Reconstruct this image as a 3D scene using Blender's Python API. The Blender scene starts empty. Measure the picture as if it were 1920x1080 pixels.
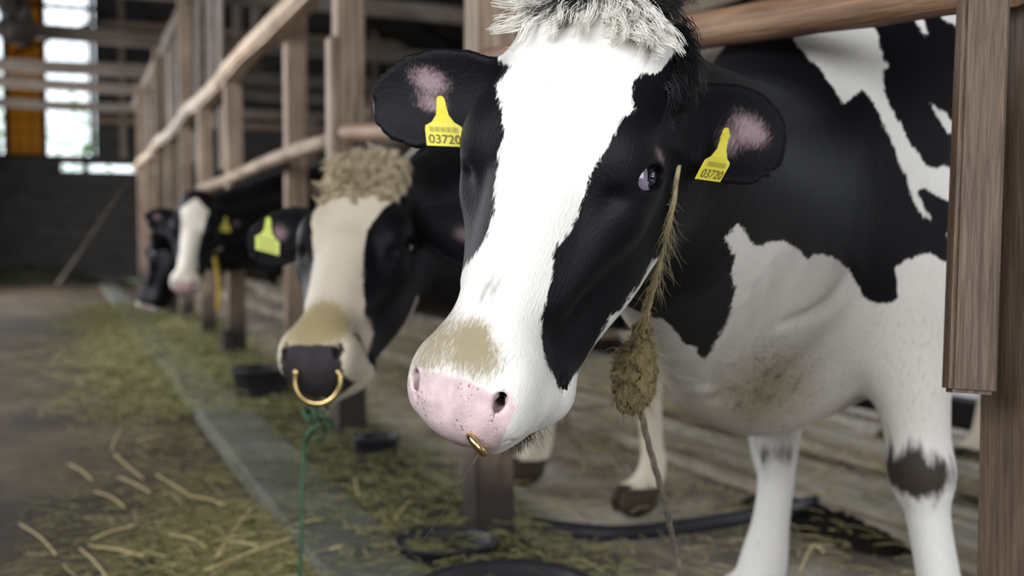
import bpy, bmesh, math, random
import numpy as np
from mathutils import Matrix, Vector
random.seed(7); RNG = np.random.default_rng(7)
SC = bpy.context.scene; COL = SC.collection
def V3(*a): return np.array(a, float)
# ---------- camera (row of posts runs along +y, the feed alley lies at x < 1.09, the stalls at x > 1.09) ----------
CF = 2000.; CH = .82; YAW = math.atan(836 / 2000.); PITCH = math.atan(90 / 2000.)
fw = V3(math.sin(YAW)*math.cos(PITCH), math.cos(YAW)*math.cos(PITCH), -math.sin(PITCH))
rt = V3(math.cos(YAW), -math.sin(YAW), 0); up = np.cross(rt, fw); CAM = V3(0, 0, CH)
cam = bpy.data.cameras.new('camera'); cam.lens = 36 * CF / 1920; cam.sensor_width = 36; cam.clip_start = .02
cam.dof.use_dof = True; cam.dof.focus_distance = 1.13; cam.dof.aperture_fstop = 3.6
camo = bpy.data.objects.new('camera', cam); COL.objects.link(camo)
M = Matrix(np.stack([rt, up, -fw], 1).tolist()).to_4x4(); M.translation = CAM.tolist(); camo.matrix_world = M
SC.camera = camo
def at(px, py, Z):
    """point at depth Z seen in direction (px, py)"""
    return CAM + Z * (fw + rt * (px - 960) / CF - up * (py - 540) / CF)
def ground(px, py, z=0.):
    d = fw + rt * (px - 960) / CF - up * (py - 540) / CF
    return CAM + d * (z - CH) / d[2]
# ---------- sky and daylight ----------
wd = bpy.data.worlds.new('sky'); SC.world = wd; wd.use_nodes = True
bg = wd.node_tree.nodes['Background']; bg.inputs[0].default_value = (.86, .94, 1., 1); bg.inputs[1].default_value = 2.2
def area(name, loc, target, sx, sy, power, col):
    l = bpy.data.lights.new(name, 'AREA'); l.shape = 'RECTANGLE'; l.size = sx; l.size_y = sy; l.energy = power; l.color = col
    o = bpy.data.objects.new(name, l); COL.objects.link(o); o.location = loc
    o.rotation_euler = (Vector(target) - Vector(loc)).to_track_quat('-Z', 'Y').to_euler(); return o
# the windows of the left side wall and the open back of the barn, plus an added fill
area('daylight_window', (-2.1, -.7, 2.15), (.6, 1.2, .9), 3.4, 1.7, 152, (.97, .98, 1.))
area('daylight_door', (.7, -3.95, 1.5), (.9, 1.6, .8), 3.0, 2.4, 125, (.97, .98, 1.))  # unseen fill lamp added behind the camera to brighten the cow's chest
area('daylight_window', (-2.1, 7.0, 2.1), (1.2, 7.0, .8), 5.0, 1.4, 190, (.97, .98, 1.))
area('daylight_window', (-2.1, 16.5, 2.1), (1.0, 16.5, .6), 7.0, 1.4, 330, (.97, .98, 1.))
area('daylight_back', (8.4, 3.2, 2.0), (2.4, 2.6, .2), 8., 1.5, 620, (.84, .91, 1.))
vs = SC.view_settings; vs.view_transform = 'Standard'; vs.look = 'None'; vs.exposure = .0; vs.gamma = 1; vs.use_curve_mapping = False
SC.cycles.max_bounces = 6
# ---------- helpers ----------
def tag(o, label=None, cat=None, group=None, kind=None):
    for k, v in (('label', label), ('category', cat), ('group', group), ('kind', kind)):
        if v: o[k] = v
    return o
def empty(name, loc=(0, 0, 0)):
    o = bpy.data.objects.new(name, None); COL.objects.link(o); o.location = loc; o.empty_display_size = .1
    return o
def link(name, me, mat=None, parent=None, smooth=False):
    if smooth: me.shade_smooth()
    if mat: me.materials.append(mat)
    o = bpy.data.objects.new(name, me); COL.objects.link(o)
    if parent is not None:
        o.parent = parent; pm = Matrix.Translation(parent.location) if parent.parent is None and parent.type == 'EMPTY' else WORLD.get(parent.name, Matrix())
        o.matrix_parent_inverse = pm.inverted()
    return o
WORLD = {}
def mesh(name, v, f, mat=None, parent=None, smooth=False):
    me = bpy.data.meshes.new(name); me.from_pydata([tuple(map(float, p)) for p in v], [], f); me.update()
    return link(name, me, mat, parent, smooth)
def set_mw(o, M):
    """world matrix, with the parent's own matrix already taken out by matrix_parent_inverse"""
    o.matrix_basis = M
    return o
BOXF = [(0, 1, 2, 3), (7, 6, 5, 4), (0, 4, 5, 1), (1, 5, 6, 2), (2, 6, 7, 3), (3, 7, 4, 0)]
def bevel_box(name, sx, sy, sz, bev=.006, seg=2, warp=0., cuts=0, seed=0):
    """box along local x, with worn edges and a slightly uneven surface"""
    bm = bmesh.new(); bmesh.ops.create_cube(bm, size=1)
    bmesh.ops.scale(bm, vec=(sx, sy, sz), verts=bm.verts)
    if cuts:
        es = [e for e in bm.edges if abs((e.verts[0].co - e.verts[1].co).x) > sx * .5]
        bmesh.ops.subdivide_edges(bm, edges=es, cuts=cuts)
    if bev: bmesh.ops.bevel(bm, geom=[e for e in bm.edges if len(e.link_faces) == 2 and e.calc_face_angle(0) > .5], offset=bev, segments=seg, affect='EDGES')
    if warp:
        r = random.Random(seed); ph = [r.uniform(0, 6.3) for _ in range(6)]
        for v in bm.verts:
            t = v.co.x
            v.co.y += warp * (math.sin(2.1 * t + ph[0]) + .5 * math.sin(5.3 * t + ph[1] + 9 * v.co.z))
            v.co.z += warp * (math.sin(1.7 * t + ph[2]) + .5 * math.sin(6.1 * t + ph[3] + 9 * v.co.y))
    me = bpy.data.meshes.new(name); bm.to_mesh(me); bm.free(); return me
def axis_matrix(a, b, roll=0.):
    a = Vector(a); b = Vector(b); x = (b - a).normalized()
    ref = Vector((0, 0, 1)) if abs(x.z) < .9 else Vector((0, 1, 0))
    y = ref.cross(x).normalized(); z = x.cross(y)
    Mx = Matrix((x, y, z)).transposed().to_4x4() @ Matrix.Rotation(roll, 4, 'X'); Mx.translation = (a + b) / 2
    return Mx
def beam(name, a, b, w, h, mat, parent=None, bev=.006, warp=.0, cuts=0, roll=0., seed=0):
    """squared timber from a to b: w = local y (sideways), h = local z"""
    me = bevel_box(name, (Vector(b) - Vector(a)).length, w, h, bev, 2, warp, cuts, seed)
    o = link(name, me, mat, parent); set_mw(o, axis_matrix(a, b, roll)); return o
def tube_geo(pts, rad, seg=10, caps=True):
    pts = np.array(pts, float); n = len(pts); rad = np.broadcast_to(rad, n)
    T = np.gradient(pts, axis=0); T /= np.linalg.norm(T, axis=1, keepdims=True) + 1e-12
    N = np.cross(T[0], (0, 0, 1.)); N = N if np.linalg.norm(N) > .1 else np.cross(T[0], (1., 0, 0)); N /= np.linalg.norm(N)
    V = []
    for i in range(n):
        N = N - T[i] * (N @ T[i]); N /= np.linalg.norm(N) + 1e-12; B = np.cross(T[i], N)
        for k in range(seg):
            a = 2 * math.pi * k / seg; V.append(pts[i] + rad[i] * (math.cos(a) * N + math.sin(a) * B))
    F = [(i*seg+k, i*seg+(k+1) % seg, (i+1)*seg+(k+1) % seg, (i+1)*seg+k) for i in range(n-1) for k in range(seg)]
    if caps: F += [tuple(range(seg))[::-1], tuple((n-1)*seg+k for k in range(seg))]
    return V, F
def spline(P, n=8):
    P = np.array(P, float); P = np.vstack([2*P[0]-P[1], P, 2*P[-1]-P[-2]]); T = []
    for i in range(1, len(P) - 2):
        for t in np.arange(n) / n:
            T.append(.5*(2*P[i]+(P[i+1]-P[i-1])*t+(2*P[i-1]-5*P[i]+4*P[i+1]-P[i+2])*t*t+(3*P[i]-P[i-1]-3*P[i+1]+P[i+2])*t**3))
    T.append(P[-2]); return np.array(T)
def pole(name, a, b, r0, r1, mat, parent=None, bow=.015, seed=0):
    """round, slightly crooked natural pole; built along local x"""
    r = random.Random(seed); L = (Vector(b) - Vector(a)).length; n = 14
    ph = r.uniform(0, 6)
    pts = [(-L/2 + L*i/n, bow*math.sin(math.pi*i/n+.3*math.sin(ph)) + .3*bow*math.sin(7*i/n+ph), .4*bow*math.sin(5*i/n+ph)) for i in range(n+1)]
    rad = [(r0 + (r1-r0)*i/n) * (1 + .04*math.sin(3.7*i+ph)) for i in range(n+1)]
    V, F = tube_geo(pts, rad, 14)
    o = mesh(name, V, F, mat, parent, True); set_mw(o, axis_matrix(a, b)); return o
class Geo:
    def __init__(s): s.v = []; s.f = []
    def add(s, V, F):
        n = len(s.v); s.v.extend(V); s.f.extend(tuple(i + n for i in f) for f in F)
    def build(s, name, mat, parent=None, smooth=True): return mesh(name, s.v, s.f, mat, parent, smooth)
# ---------- materials ----------
def nt(name):
    m = bpy.data.materials.new(name); m.use_nodes = True; t = m.node_tree
    return m, t, t.nodes['Principled BSDF'], t.links.new
def N(t, typ, **kw):
    n = t.nodes.new(typ)
    for k, v in kw.items():
        if k.startswith('_'): setattr(n, k[1:], v)
        else: n.inputs[k.replace('_', ' ')].default_value = v
    return n
def ramp(t, stops):
    r = t.nodes.new('ShaderNodeValToRGB'); e = r.color_ramp.elements
    while len(e) < len(stops): e.new(.5)
    for x, (p, c) in zip(e, stops): x.position = p; x.color = (*c, 1)
    return r
def plain(name, col, rough=.6, metal=0., **kw):
    m, t, b, L = nt(name); b.inputs['Base Color'].default_value = (*col, 1); b.inputs['Roughness'].default_value = rough; b.inputs['Metallic'].default_value = metal
    for k, v in kw.items(): b.inputs[k.replace('_', ' ')].default_value = v
    return m
def wood(name, dark, mid, light, rough=.7, grain=1., bump=.25, wet=False):
    """grain runs along the local x axis of each timber"""
    m, t, b, L = nt(name)
    tc = N(t, 'ShaderNodeTexCoord'); oi = N(t, 'ShaderNodeObjectInfo')
    mp = N(t, 'ShaderNodeMapping'); mp.inputs['Scale'].default_value = (1.6 * grain, 26 * grain, 26 * grain)
    add = N(t, 'ShaderNodeVectorMath', _operation='ADD'); mul = N(t, 'ShaderNodeMath', _operation='MULTIPLY'); mul.inputs[1].default_value = 31.
    L(oi.outputs['Random'], mul.inputs[0]); L(tc.outputs['Object'], add.inputs[0]); L(mul.outputs[0], add.inputs[1]); L(add.outputs[0], mp.inputs[0])
    n1 = N(t, 'ShaderNodeTexNoise', Scale=1.0, Detail=6., Roughness=.65, Distortion=.6); L(mp.outputs[0], n1.inputs['Vector'])
    n2 = N(t, 'ShaderNodeTexNoise', Scale=3.1, Detail=3.); L(add.outputs[0], n2.inputs['Vector'])
    mx = N(t, 'ShaderNodeMath', _operation='MULTIPLY_ADD'); mx.inputs[1].default_value = .35; L(n2.outputs[0], mx.inputs[0]); L(n1.outputs[0], mx.inputs[2])
    r = ramp(t, [(.40, dark), (.62, mid), (.85, light)]); L(mx.outputs[0], r.inputs[0]); L(r.outputs[0], b.inputs['Base Color'])
    if wet:      # foot of the timber stained by damp and dung
        ge = N(t, 'ShaderNodeNewGeometry'); sx = N(t, 'ShaderNodeSeparateXYZ'); L(ge.outputs['Position'], sx.inputs[0])
        ad = N(t, 'ShaderNodeMath', _operation='MULTIPLY_ADD'); ad.inputs[1].default_value = .35; L(n2.outputs[0], ad.inputs[0]); L(sx.outputs[2], ad.inputs[2])
        mr = N(t, 'ShaderNodeMapRange', _interpolation_type='SMOOTHSTEP'); mr.inputs[1].default_value = .30; mr.inputs[2].default_value = .62; L(ad.outputs[0], mr.inputs[0])
        mw = N(t, 'ShaderNodeMix', _data_type='RGBA'); L(mr.outputs[0], mw.inputs[0]); mw.inputs[6].default_value = (.022, .013, .010, 1); L(r.outputs[0], mw.inputs[7]); L(mw.outputs[2], b.inputs['Base Color'])
    bp = N(t, 'ShaderNodeBump', Strength=bump, Distance=.01); L(n1.outputs[0], bp.inputs['Height']); L(bp.outputs[0], b.inputs['Normal'])
    b.inputs['Roughness'].default_value = rough
    return m
def mottled(name, stops, scale=4., rough=.9, bump=.3, detail=6., dist=.02, spec=.3):
    m, t, b, L = nt(name)
    g = N(t, 'ShaderNodeNewGeometry'); n = N(t, 'ShaderNodeTexNoise', Scale=scale, Detail=detail, Roughness=.62); L(g.outputs['Position'], n.inputs['Vector'])
    n2 = N(t, 'ShaderNodeTexNoise', Scale=scale * 9, Detail=4.); L(g.outputs['Position'], n2.inputs['Vector'])
    mx = N(t, 'ShaderNodeMath', _operation='MULTIPLY_ADD'); mx.inputs[1].default_value = .3; L(n2.outputs[0], mx.inputs[0]); L(n.outputs[0], mx.inputs[2])
    r = ramp(t, stops); L(mx.outputs[0], r.inputs[0]); L(r.outputs[0], b.inputs['Base Color'])
    bp = N(t, 'ShaderNodeBump', Strength=bump, Distance=dist); L(mx.outputs[0], bp.inputs['Height']); L(bp.outputs[0], b.inputs['Normal'])
    b.inputs['Roughness'].default_value = rough; b.inputs['Specular IOR Level'].default_value = spec
    return m
W_POST = wood('weathered_timber', (.085, .055, .036), (.215, .150, .105), (.41, .31, .225), .7, 1.8, .25, True)
W_NEAR = wood('worn_brown_timber', (.034, .0205, .0125), (.070, .041, .0245), (.125, .080, .049), .5, 5., .5)
W_RAIL = wood('rubbed_pole_timber', (.075, .04, .022), (.19, .10, .055), (.34, .205, .12), .55, 1.8, .6)
W_BEAM = wood('pale_rubbed_beam', (.19, .125, .078), (.37, .26, .17), (.57, .44, .32), .55)
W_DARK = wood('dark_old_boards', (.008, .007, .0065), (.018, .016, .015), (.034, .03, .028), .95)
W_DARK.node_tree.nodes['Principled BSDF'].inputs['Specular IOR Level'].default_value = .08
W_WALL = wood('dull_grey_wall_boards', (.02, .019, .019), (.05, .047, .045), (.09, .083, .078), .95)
W_BACK = wood('dusty_brown_boards', (.12, .09, .065), (.28, .21, .155), (.45, .36, .28), .9)  # paler boards: colour raised to stand in for light missing on the mid wall
W_GREY = wood('dusty_grey_boards', (.07, .055, .045), (.17, .135, .11), (.30, .25, .21), .85)
M_FLOOR = mottled('trodden_earth_concrete', [(.42, (.014, .009, .005)), (.60, (.046, .031, .017)), (.84, (.105, .076, .046))], 1.6, .85, .5)
M_STALL = mottled('littered_stall_floor', [(.40, (.07, .055, .040)), (.60, (.19, .155, .12)), (.82, (.38, .34, .29))], 2.6, .9, .6)
M_KERB = mottled('smooth_grey_concrete', [(.35, (.04, .042, .033)), (.6, (.10, .105, .085)), (.85, (.18, .18, .15))], 2.2, .7, .2)
M_RUBBER = mottled('black_rubber', [(.3, (.006, .006, .008)), (.8, (.022, .022, .027))], 9, .55, .2)
M_BRASS = plain('tarnished_brass', (.62, .46, .20), .25, 1.)
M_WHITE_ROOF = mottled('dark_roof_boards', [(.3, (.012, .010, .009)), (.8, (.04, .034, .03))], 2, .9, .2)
# ---------- the barn ----------
def quad(name, p, mat, kind='structure'):
    o = mesh(name, p, [tuple(range(len(p)))], mat); o['kind'] = kind; return o
YF = 24.
def slab(name, x0, x1, y0, y1, z0, z1, mat, kind='structure', parent=None):
    v = [(x0,y0,z0),(x1,y0,z0),(x1,y1,z0),(x0,y1,z0),(x0,y0,z1),(x1,y0,z1),(x1,y1,z1),(x0,y1,z1)]
    o = mesh(name, v, [(3,2,1,0),(4,5,6,7),(0,1,5,4),(1,2,6,5),(2,3,7,6),(3,0,4,7)], mat, parent)
    if kind: o['kind'] = kind
    return o
def relief(name, x0, x1, y0, y1, step, amp, mat, z=0., seed=0):
    """uneven ground sheet"""
    nx, ny = int((x1-x0)/step), int((y1-y0)/step); X, Y = np.meshgrid(np.linspace(x0, x1, nx+1), np.linspace(y0, y1, ny+1), indexing='ij')
    r = np.random.default_rng(seed); Z = np.zeros_like(X)
    for k in range(14):
        a = r.uniform(0, 6.3); w = r.uniform(2, 14); Z += np.sin((X*math.cos(a)+Y*math.sin(a))*w + r.uniform(0, 6)) / w
    Z = z + amp * Z - abs(amp) * 1.2
    I = np.arange((nx+1)*(ny+1)).reshape(nx+1, ny+1)
    F = np.stack([I[:-1,:-1], I[1:,:-1], I[1:,1:], I[:-1,1:]], -1).reshape(-1, 4).tolist()
    o = mesh(name, np.stack([X, Y, Z], -1).reshape(-1, 3), F, mat, None, True); o['kind'] = 'structure'; return o
relief('floor', -2.1, 1.16, -4., YF, .09, .010, M_FLOOR, 0, 1)
FS = relief('floor_stall', 1.16, 3.3, -4., YF, .06, .03, M_STALL, 0.0, 2)
relief('floor_walkway', 3.62, 8.6, -4., YF, .2, .02, mottled('pale_dusty_concrete', [(.35, (.22, .20, .19)), (.6, (.42, .40, .40)), (.85, (.62, .60, .61))], 2.5, .8, .3), .10, 3)  # bright sky reflection worked into the walkway's pale colour
M_BOARD = wood('pale_trodden_boards', (.05, .038, .026), (.18, .14, .10), (.42, .37, .31), .85, .9)
for k, (xa, xb, zz) in enumerate(((2.08, 2.40, .045), (2.68, 2.90, .05), (2.95, 3.19, .045))):
    y0 = -2. - .5 * k
    while y0 < 16:
        l_ = 2.2 + .7 * math.sin(k * 2 + y0); o = beam('floor_plank', ((xa+xb)/2, y0, zz - .03 + .008*math.sin(y0*3)), ((xa+xb)/2 + .01*math.sin(y0), y0 + l_ - .02, zz - .03), xb - xa, .07, M_BOARD, FS, .012, .004, 4, 0, k); y0 += l_
slab('floor_gutter', 3.28, 3.64, -4., YF, -.2, -.1, M_RUBBER)
slab('kerb', 3.2, 3.3, -4., YF, -.2, .06, M_STALL)
slab('trim_1', 3.6, 3.7, -4., YF, -.2, .12, W_DARK)
# smooth concrete lip of the manger, sloping towards the posts, in cast lengths
y = -1.; i = 0
while y < 20:
    a, b = y + .006, y + 2.394
    v = [(.54,a,-.01),(.54,b,-.01),(.545,a,.03),(.545,b,.03),(.56,a,.036),(.56,b,.036),(.80,a,.022),(.80,b,.022),(.815,a,-.01),(.815,b,-.01)]
    o = mesh('manger_lip', v, [(0,1,3,2)[::-1],(2,3,5,4)[::-1],(4,5,7,6)[::-1],(6,7,9,8)[::-1],(0,2,4,6,8)[::-1],(1,3,5,7,9)], M_KERB); o['kind'] = 'structure'
    o.name = 'kerb_strip' if i == 0 else f'kerb_strip.{i:03d}'
    y += 2.4; i += 1
# far wall: horizontal boards below, tall window, boards above
wf = empty('wall_far', (0, YF, 0)); wf['kind'] = 'structure'
z = 0; k = 0
while z < 2.12:
    h = .205 + .02 * math.sin(k * 2.3)
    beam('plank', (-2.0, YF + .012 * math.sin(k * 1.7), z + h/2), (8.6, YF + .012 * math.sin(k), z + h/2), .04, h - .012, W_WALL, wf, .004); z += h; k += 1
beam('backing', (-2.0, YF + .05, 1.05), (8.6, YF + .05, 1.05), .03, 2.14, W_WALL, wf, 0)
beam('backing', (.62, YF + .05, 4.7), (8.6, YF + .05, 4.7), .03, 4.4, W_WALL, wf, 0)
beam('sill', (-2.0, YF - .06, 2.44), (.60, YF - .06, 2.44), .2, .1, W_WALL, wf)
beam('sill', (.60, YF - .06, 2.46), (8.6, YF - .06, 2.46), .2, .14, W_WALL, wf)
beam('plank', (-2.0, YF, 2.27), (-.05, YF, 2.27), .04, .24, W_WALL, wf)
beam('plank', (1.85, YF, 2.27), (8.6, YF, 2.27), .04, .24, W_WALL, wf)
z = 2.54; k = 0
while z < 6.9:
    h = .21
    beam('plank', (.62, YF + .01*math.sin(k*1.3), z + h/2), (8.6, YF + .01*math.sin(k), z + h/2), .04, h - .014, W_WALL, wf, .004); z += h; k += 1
for x in (1.15, 2.6, 4.6, 6.6): beam('stud', (x, YF - .09, 2.5), (x, YF - .09, 6.9), .12, .12, W_BACK, wf)
for zz in (3.3, 4.3, 5.3): beam('girt', (.62, YF - .2, zz), (8.6, YF - .2, zz), .1, .14, W_BACK, wf)
# tall window with wire-thin bars
win = empty('window_1', (-.5, YF, 2.5)); win['kind'] = 'structure'
for x in (-1.95, -1.06, -.36, .55): beam('frame_post', (x, YF - .02, 2.48), (x, YF - .02, 6.9), .10, .10, W_DARK, win)
for zz in (2.52, 3.55, 4.3, 5.6, 6.85): beam('frame_rail', (-2.0, YF - .02, zz), (.62, YF - .02, zz), .06, .09, W_DARK, win)
for x in np.arange(-1.9, .5, .26): beam('bar', (x, YF, 2.5), (x, YF, 6.9), .012, .012, W_DARK, win, .002)
for zz in np.arange(2.75, 6.8, .26): beam('bar', (-2.0, YF + .012, zz), (.6, YF + .012, zz), .012, .012, W_DARK, win, .002)
beam('brace', (-.9, YF - .3, 4.55), (.75, YF - .3, 5.35), .05, .07, W_DARK, win)
m, t, b, L = nt('sunlit_yellow_sheet'); b.inputs['Base Color'].default_value = (.50, .27, .05, 1); b.inputs['Roughness'].default_value = .8
tr = N(t, 'ShaderNodeBsdfTranslucent'); tr.inputs[0].default_value = (.48, .27, .05, 1); ms = N(t, 'ShaderNodeMixShader'); ms.inputs[0].default_value = .6
L(b.outputs[0], ms.inputs[1]); L(tr.outputs[0], ms.inputs[2]); L(ms.outputs[0], t.nodes['Material Output'].inputs[0]); M_SHEET = m
V = []; F = []
for i in range(25):
    for j in range(13):
        V.append((-1.03 + .65*i/24, YF + .07 + .02*math.sin(i*.9) , 2.5 + 3.4*j/12))
for i in range(24):
    for j in range(12): F.append((i*13+j, (i+1)*13+j, (i+1)*13+j+1, i*13+j+1))
o = mesh('yellow_curtain', V, F, M_SHEET, None, True); sm = o.modifiers.new('s', 'SOLIDIFY'); sm.thickness = .004
tag(o, 'sunlit yellow sheet hanging in the tall far window', 'curtain')
# side wall with a long opening, back wall with an opening, roof
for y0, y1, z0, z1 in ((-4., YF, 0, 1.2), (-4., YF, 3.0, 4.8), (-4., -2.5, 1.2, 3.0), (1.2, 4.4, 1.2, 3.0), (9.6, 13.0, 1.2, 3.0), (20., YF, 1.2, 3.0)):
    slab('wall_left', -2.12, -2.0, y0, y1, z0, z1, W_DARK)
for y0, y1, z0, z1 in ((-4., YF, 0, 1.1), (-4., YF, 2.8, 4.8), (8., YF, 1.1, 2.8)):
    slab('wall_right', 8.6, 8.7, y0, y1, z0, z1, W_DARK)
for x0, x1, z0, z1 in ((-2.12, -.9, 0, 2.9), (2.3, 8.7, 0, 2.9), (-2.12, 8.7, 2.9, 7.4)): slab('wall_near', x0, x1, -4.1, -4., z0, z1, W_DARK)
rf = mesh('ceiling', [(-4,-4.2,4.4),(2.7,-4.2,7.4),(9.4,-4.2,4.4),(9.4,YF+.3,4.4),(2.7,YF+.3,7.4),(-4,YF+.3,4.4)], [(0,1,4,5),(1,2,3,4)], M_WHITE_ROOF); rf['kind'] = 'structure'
sm = rf.modifiers.new('s', 'SOLIDIFY'); sm.thickness = .08
for k, yy in enumerate((2.2, 5.2, 8.2, 11.0, 13.7, 16.4, 18.3, 21.)):
    tr_ = empty('roof_truss', (2.7, yy, 3.25)); tag(tr_, None, None, None, 'structure')
    tr_.name = f'trim_{k+2}'
    beam('tie_beam', (-2.0, yy, 3.25), (8.6, yy, 3.25), .14, .17, W_GREY, tr_, .01, .01, 10, 0, k)
    beam('rafter', (-2.0, yy, 4.9), (2.7, yy, 7.1), .1, .16, W_DARK, tr_); beam('rafter', (8.6, yy, 4.35), (2.7, yy, 7.1), .1, .16, W_DARK, tr_)
    beam('king_post', (2.7, yy, 3.3), (2.7, yy, 7.0), .12, .12, W_GREY, tr_)
    for x in (4.6,): beam('stall_post', (x, yy + .3, 0), (x, yy + .3, 3.2), .13, .13, W_GREY, tr_)
wm = empty('wall_mid', (5.2, 6, 0)); wm['kind'] = 'structure'
for k in range(9): beam('plank', (5.2 + .02*math.sin(k*2.1), -2., 1.25 + k*.24), (5.2, 20., 1.25 + k*.24 + .02*math.sin(k)), .03, .20 if k % 3 else .12, W_BACK, wm, .004)
for yy in np.arange(-1, 20, 2.6): beam('stud', (5.13, yy, .1), (5.13, yy, 3.4), .11, .11, W_BACK, wm)
beam('trim_20', (4.6, -1, 2.3), (4.6, 20, 2.3), .12, .14, W_GREY)['kind'] = 'structure'
beam('trim_21', (4.62, -1, 1.2), (4.62, 20, 1.2), .08, .12, W_GREY)['kind'] = 'structure'
# ---------- the row of stall posts and rails ----------
RX = 1.09; PY = [1.17 + 1.605 * k for k in range(11)]
PCOL = {1: 'beside the nearest black and white cow', 2: 'behind the head of the cow with the nose ring', 3: 'third along the row'}
ORD = ['', 'first', 'second', 'third', 'fourth', 'fifth', 'sixth', 'seventh', 'eighth', 'ninth', 'tenth']
for k, yy in enumerate(PY):
    if k == 0: continue
    top = 3.2 if k in (1, 2, 3, 6, 8, 10) else 1.9
    dx = .10 if k == 3 else 0.
    r = empty('stall_post', (RX + dx, yy, 0))
    beam('timber', (RX + dx, yy, -.05), (RX + dx + .01*math.sin(k), yy + .01*math.cos(k), top), .115, .115, W_POST, r, .008, .003, 8, 0, k)
    if k in (2, 4): beam('cleat', (RX - .07, yy - .02, .95 if k == 2 else .0), (RX - .07, yy - .02, 1.65 if k == 2 else .2), .03 if k == 2 else .06, .10 if k == 2 else .16, W_POST, r, .004)
    if k == 1: beam('board', (RX + .10, yy + .06, 1.25), (RX + .10, yy + .06, 3.2), .09, .03, W_RAIL, r, .004)
    side = 'tall' if top > 2 else 'short'
    tag(r, f'{side} squared timber stall post, {ORD[k]} behind the nearest cow along the row', 'post', 'timber posts of the stall row')
tb = beam('top_beam', (RX - .03, 2.2, 1.965), (RX - .03, 18.2, 1.965), .12, .115, W_BEAM, None, .02, .012, 24, 0, 3)
tag(tb, 'long pale rubbed beam running above the stall posts to the far wall', 'beam')
pb = beam('wall_plate', (RX + .08, 6.2, 3.15), (RX + .08, 20, 3.15), .14, .16, W_GREY, None, .01); tag(pb, 'grey plate beam high above the boarded partition', 'beam')
pt = empty('board_partition', (RX + .08, 9., 2.)); tag(pt, 'partition of upright grey boards above the pale top beam', 'partition')
yy = 8.4; k = 0; rr = random.Random(4)
while yy < 18:
    w_ = rr.uniform(.16, .26)
    if rr.random() > .22: beam('board', (RX + .09 + rr.uniform(-.02, .02), yy + w_/2, 1.6 + rr.uniform(-.35, .3)), (RX + .09, yy + w_/2, 3.12), .022, w_, W_GREY, pt, .003, 0, 0, math.pi/2 * 0)
    yy += w_ + rr.uniform(.01, .12); k += 1
# neighbouring stall partitions seen between the posts
for k in range(1, 9):
    yy = PY[k] + .05
    q = beam('stall_divider', (RX + .1, yy, 1.12), (3.0, yy, .95), .07, .07, W_GREY, None, .02, .01, 6, 0, k)
    tag(q, f'grey timber bar dividing the stalls behind the {ORD[k]} post of the row', 'bar', 'stall dividing bars')
# round rails
p = pole('round_rail', (RX - .02, 4.45, 1.235), (RX - .02, 9.4, 1.26), .036, .043, W_POST, None, .03, 1); tag(p, 'long crooked round rail slung along the far stall posts', 'rail')
p = pole('round_rail', at(652, 247, 4.28), at(905, 256, 2.95), .036, .034, W_RAIL, None, .012, 2); tag(p, 'short orange-brown round rail beside the first far stall post', 'rail')
p = pole('round_rail', at(905, 118, 2.93), at(1905, -38, 1.33), .036, .033, W_RAIL, None, .006, 3); tag(p, 'thick brown round rail passing behind the nearest cow\'s head', 'rail')
# nearest post with the plank nailed to it
np_ = empty('stall_post', (1.13, 1.2, 0)); tag(np_, 'nearest dark brown timber post at the right edge', 'post', 'timber posts of the stall row')
beam('timber', at(1925, 1500, 1.36), at(1962, -260, 1.40), .10, .10, W_NEAR, np_, .008, .002, 10, 0, 5)
pl = beam('plank', at(1818, 738, 1.30), at(1852, -200, 1.34), .058, .03, W_NEAR, np_, .005, .0008, 10, -YAW, 6)
# ---------- implicit modelling: smooth blends of cones, ellipsoids and lofts, meshed with surface nets ----------
def smin(a, b, k):
    h = np.maximum(k - np.abs(a - b), 0) / k
    return np.minimum(a, b) - h * h * k * .25
def smax(a, b, k): return -smin(-a, -b, k)
def sd_cone(P, a, b, ra, rb):
    ab = b - a; D = P - a; L2 = ab @ ab
    q = D @ ab; t = np.clip(q / L2, 0, 1)
    d2 = np.einsum('ij,ij->i', D, D) - 2 * t * q + t * t * L2
    return np.sqrt(np.maximum(d2, 0)) - (ra + (rb - ra) * t)
def sd_ell(P, c, r, M=None):
    Q = P - c
    if M is not None: Q = Q @ M          # M columns = local axes
    q2 = Q * Q; r = np.asarray(r, float); k0 = np.sqrt(q2 @ (1 / r ** 2)); k1 = np.sqrt(q2 @ (1 / r ** 4))
    return k0 * (k0 - 1) / np.maximum(k1, 1e-9)
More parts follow.
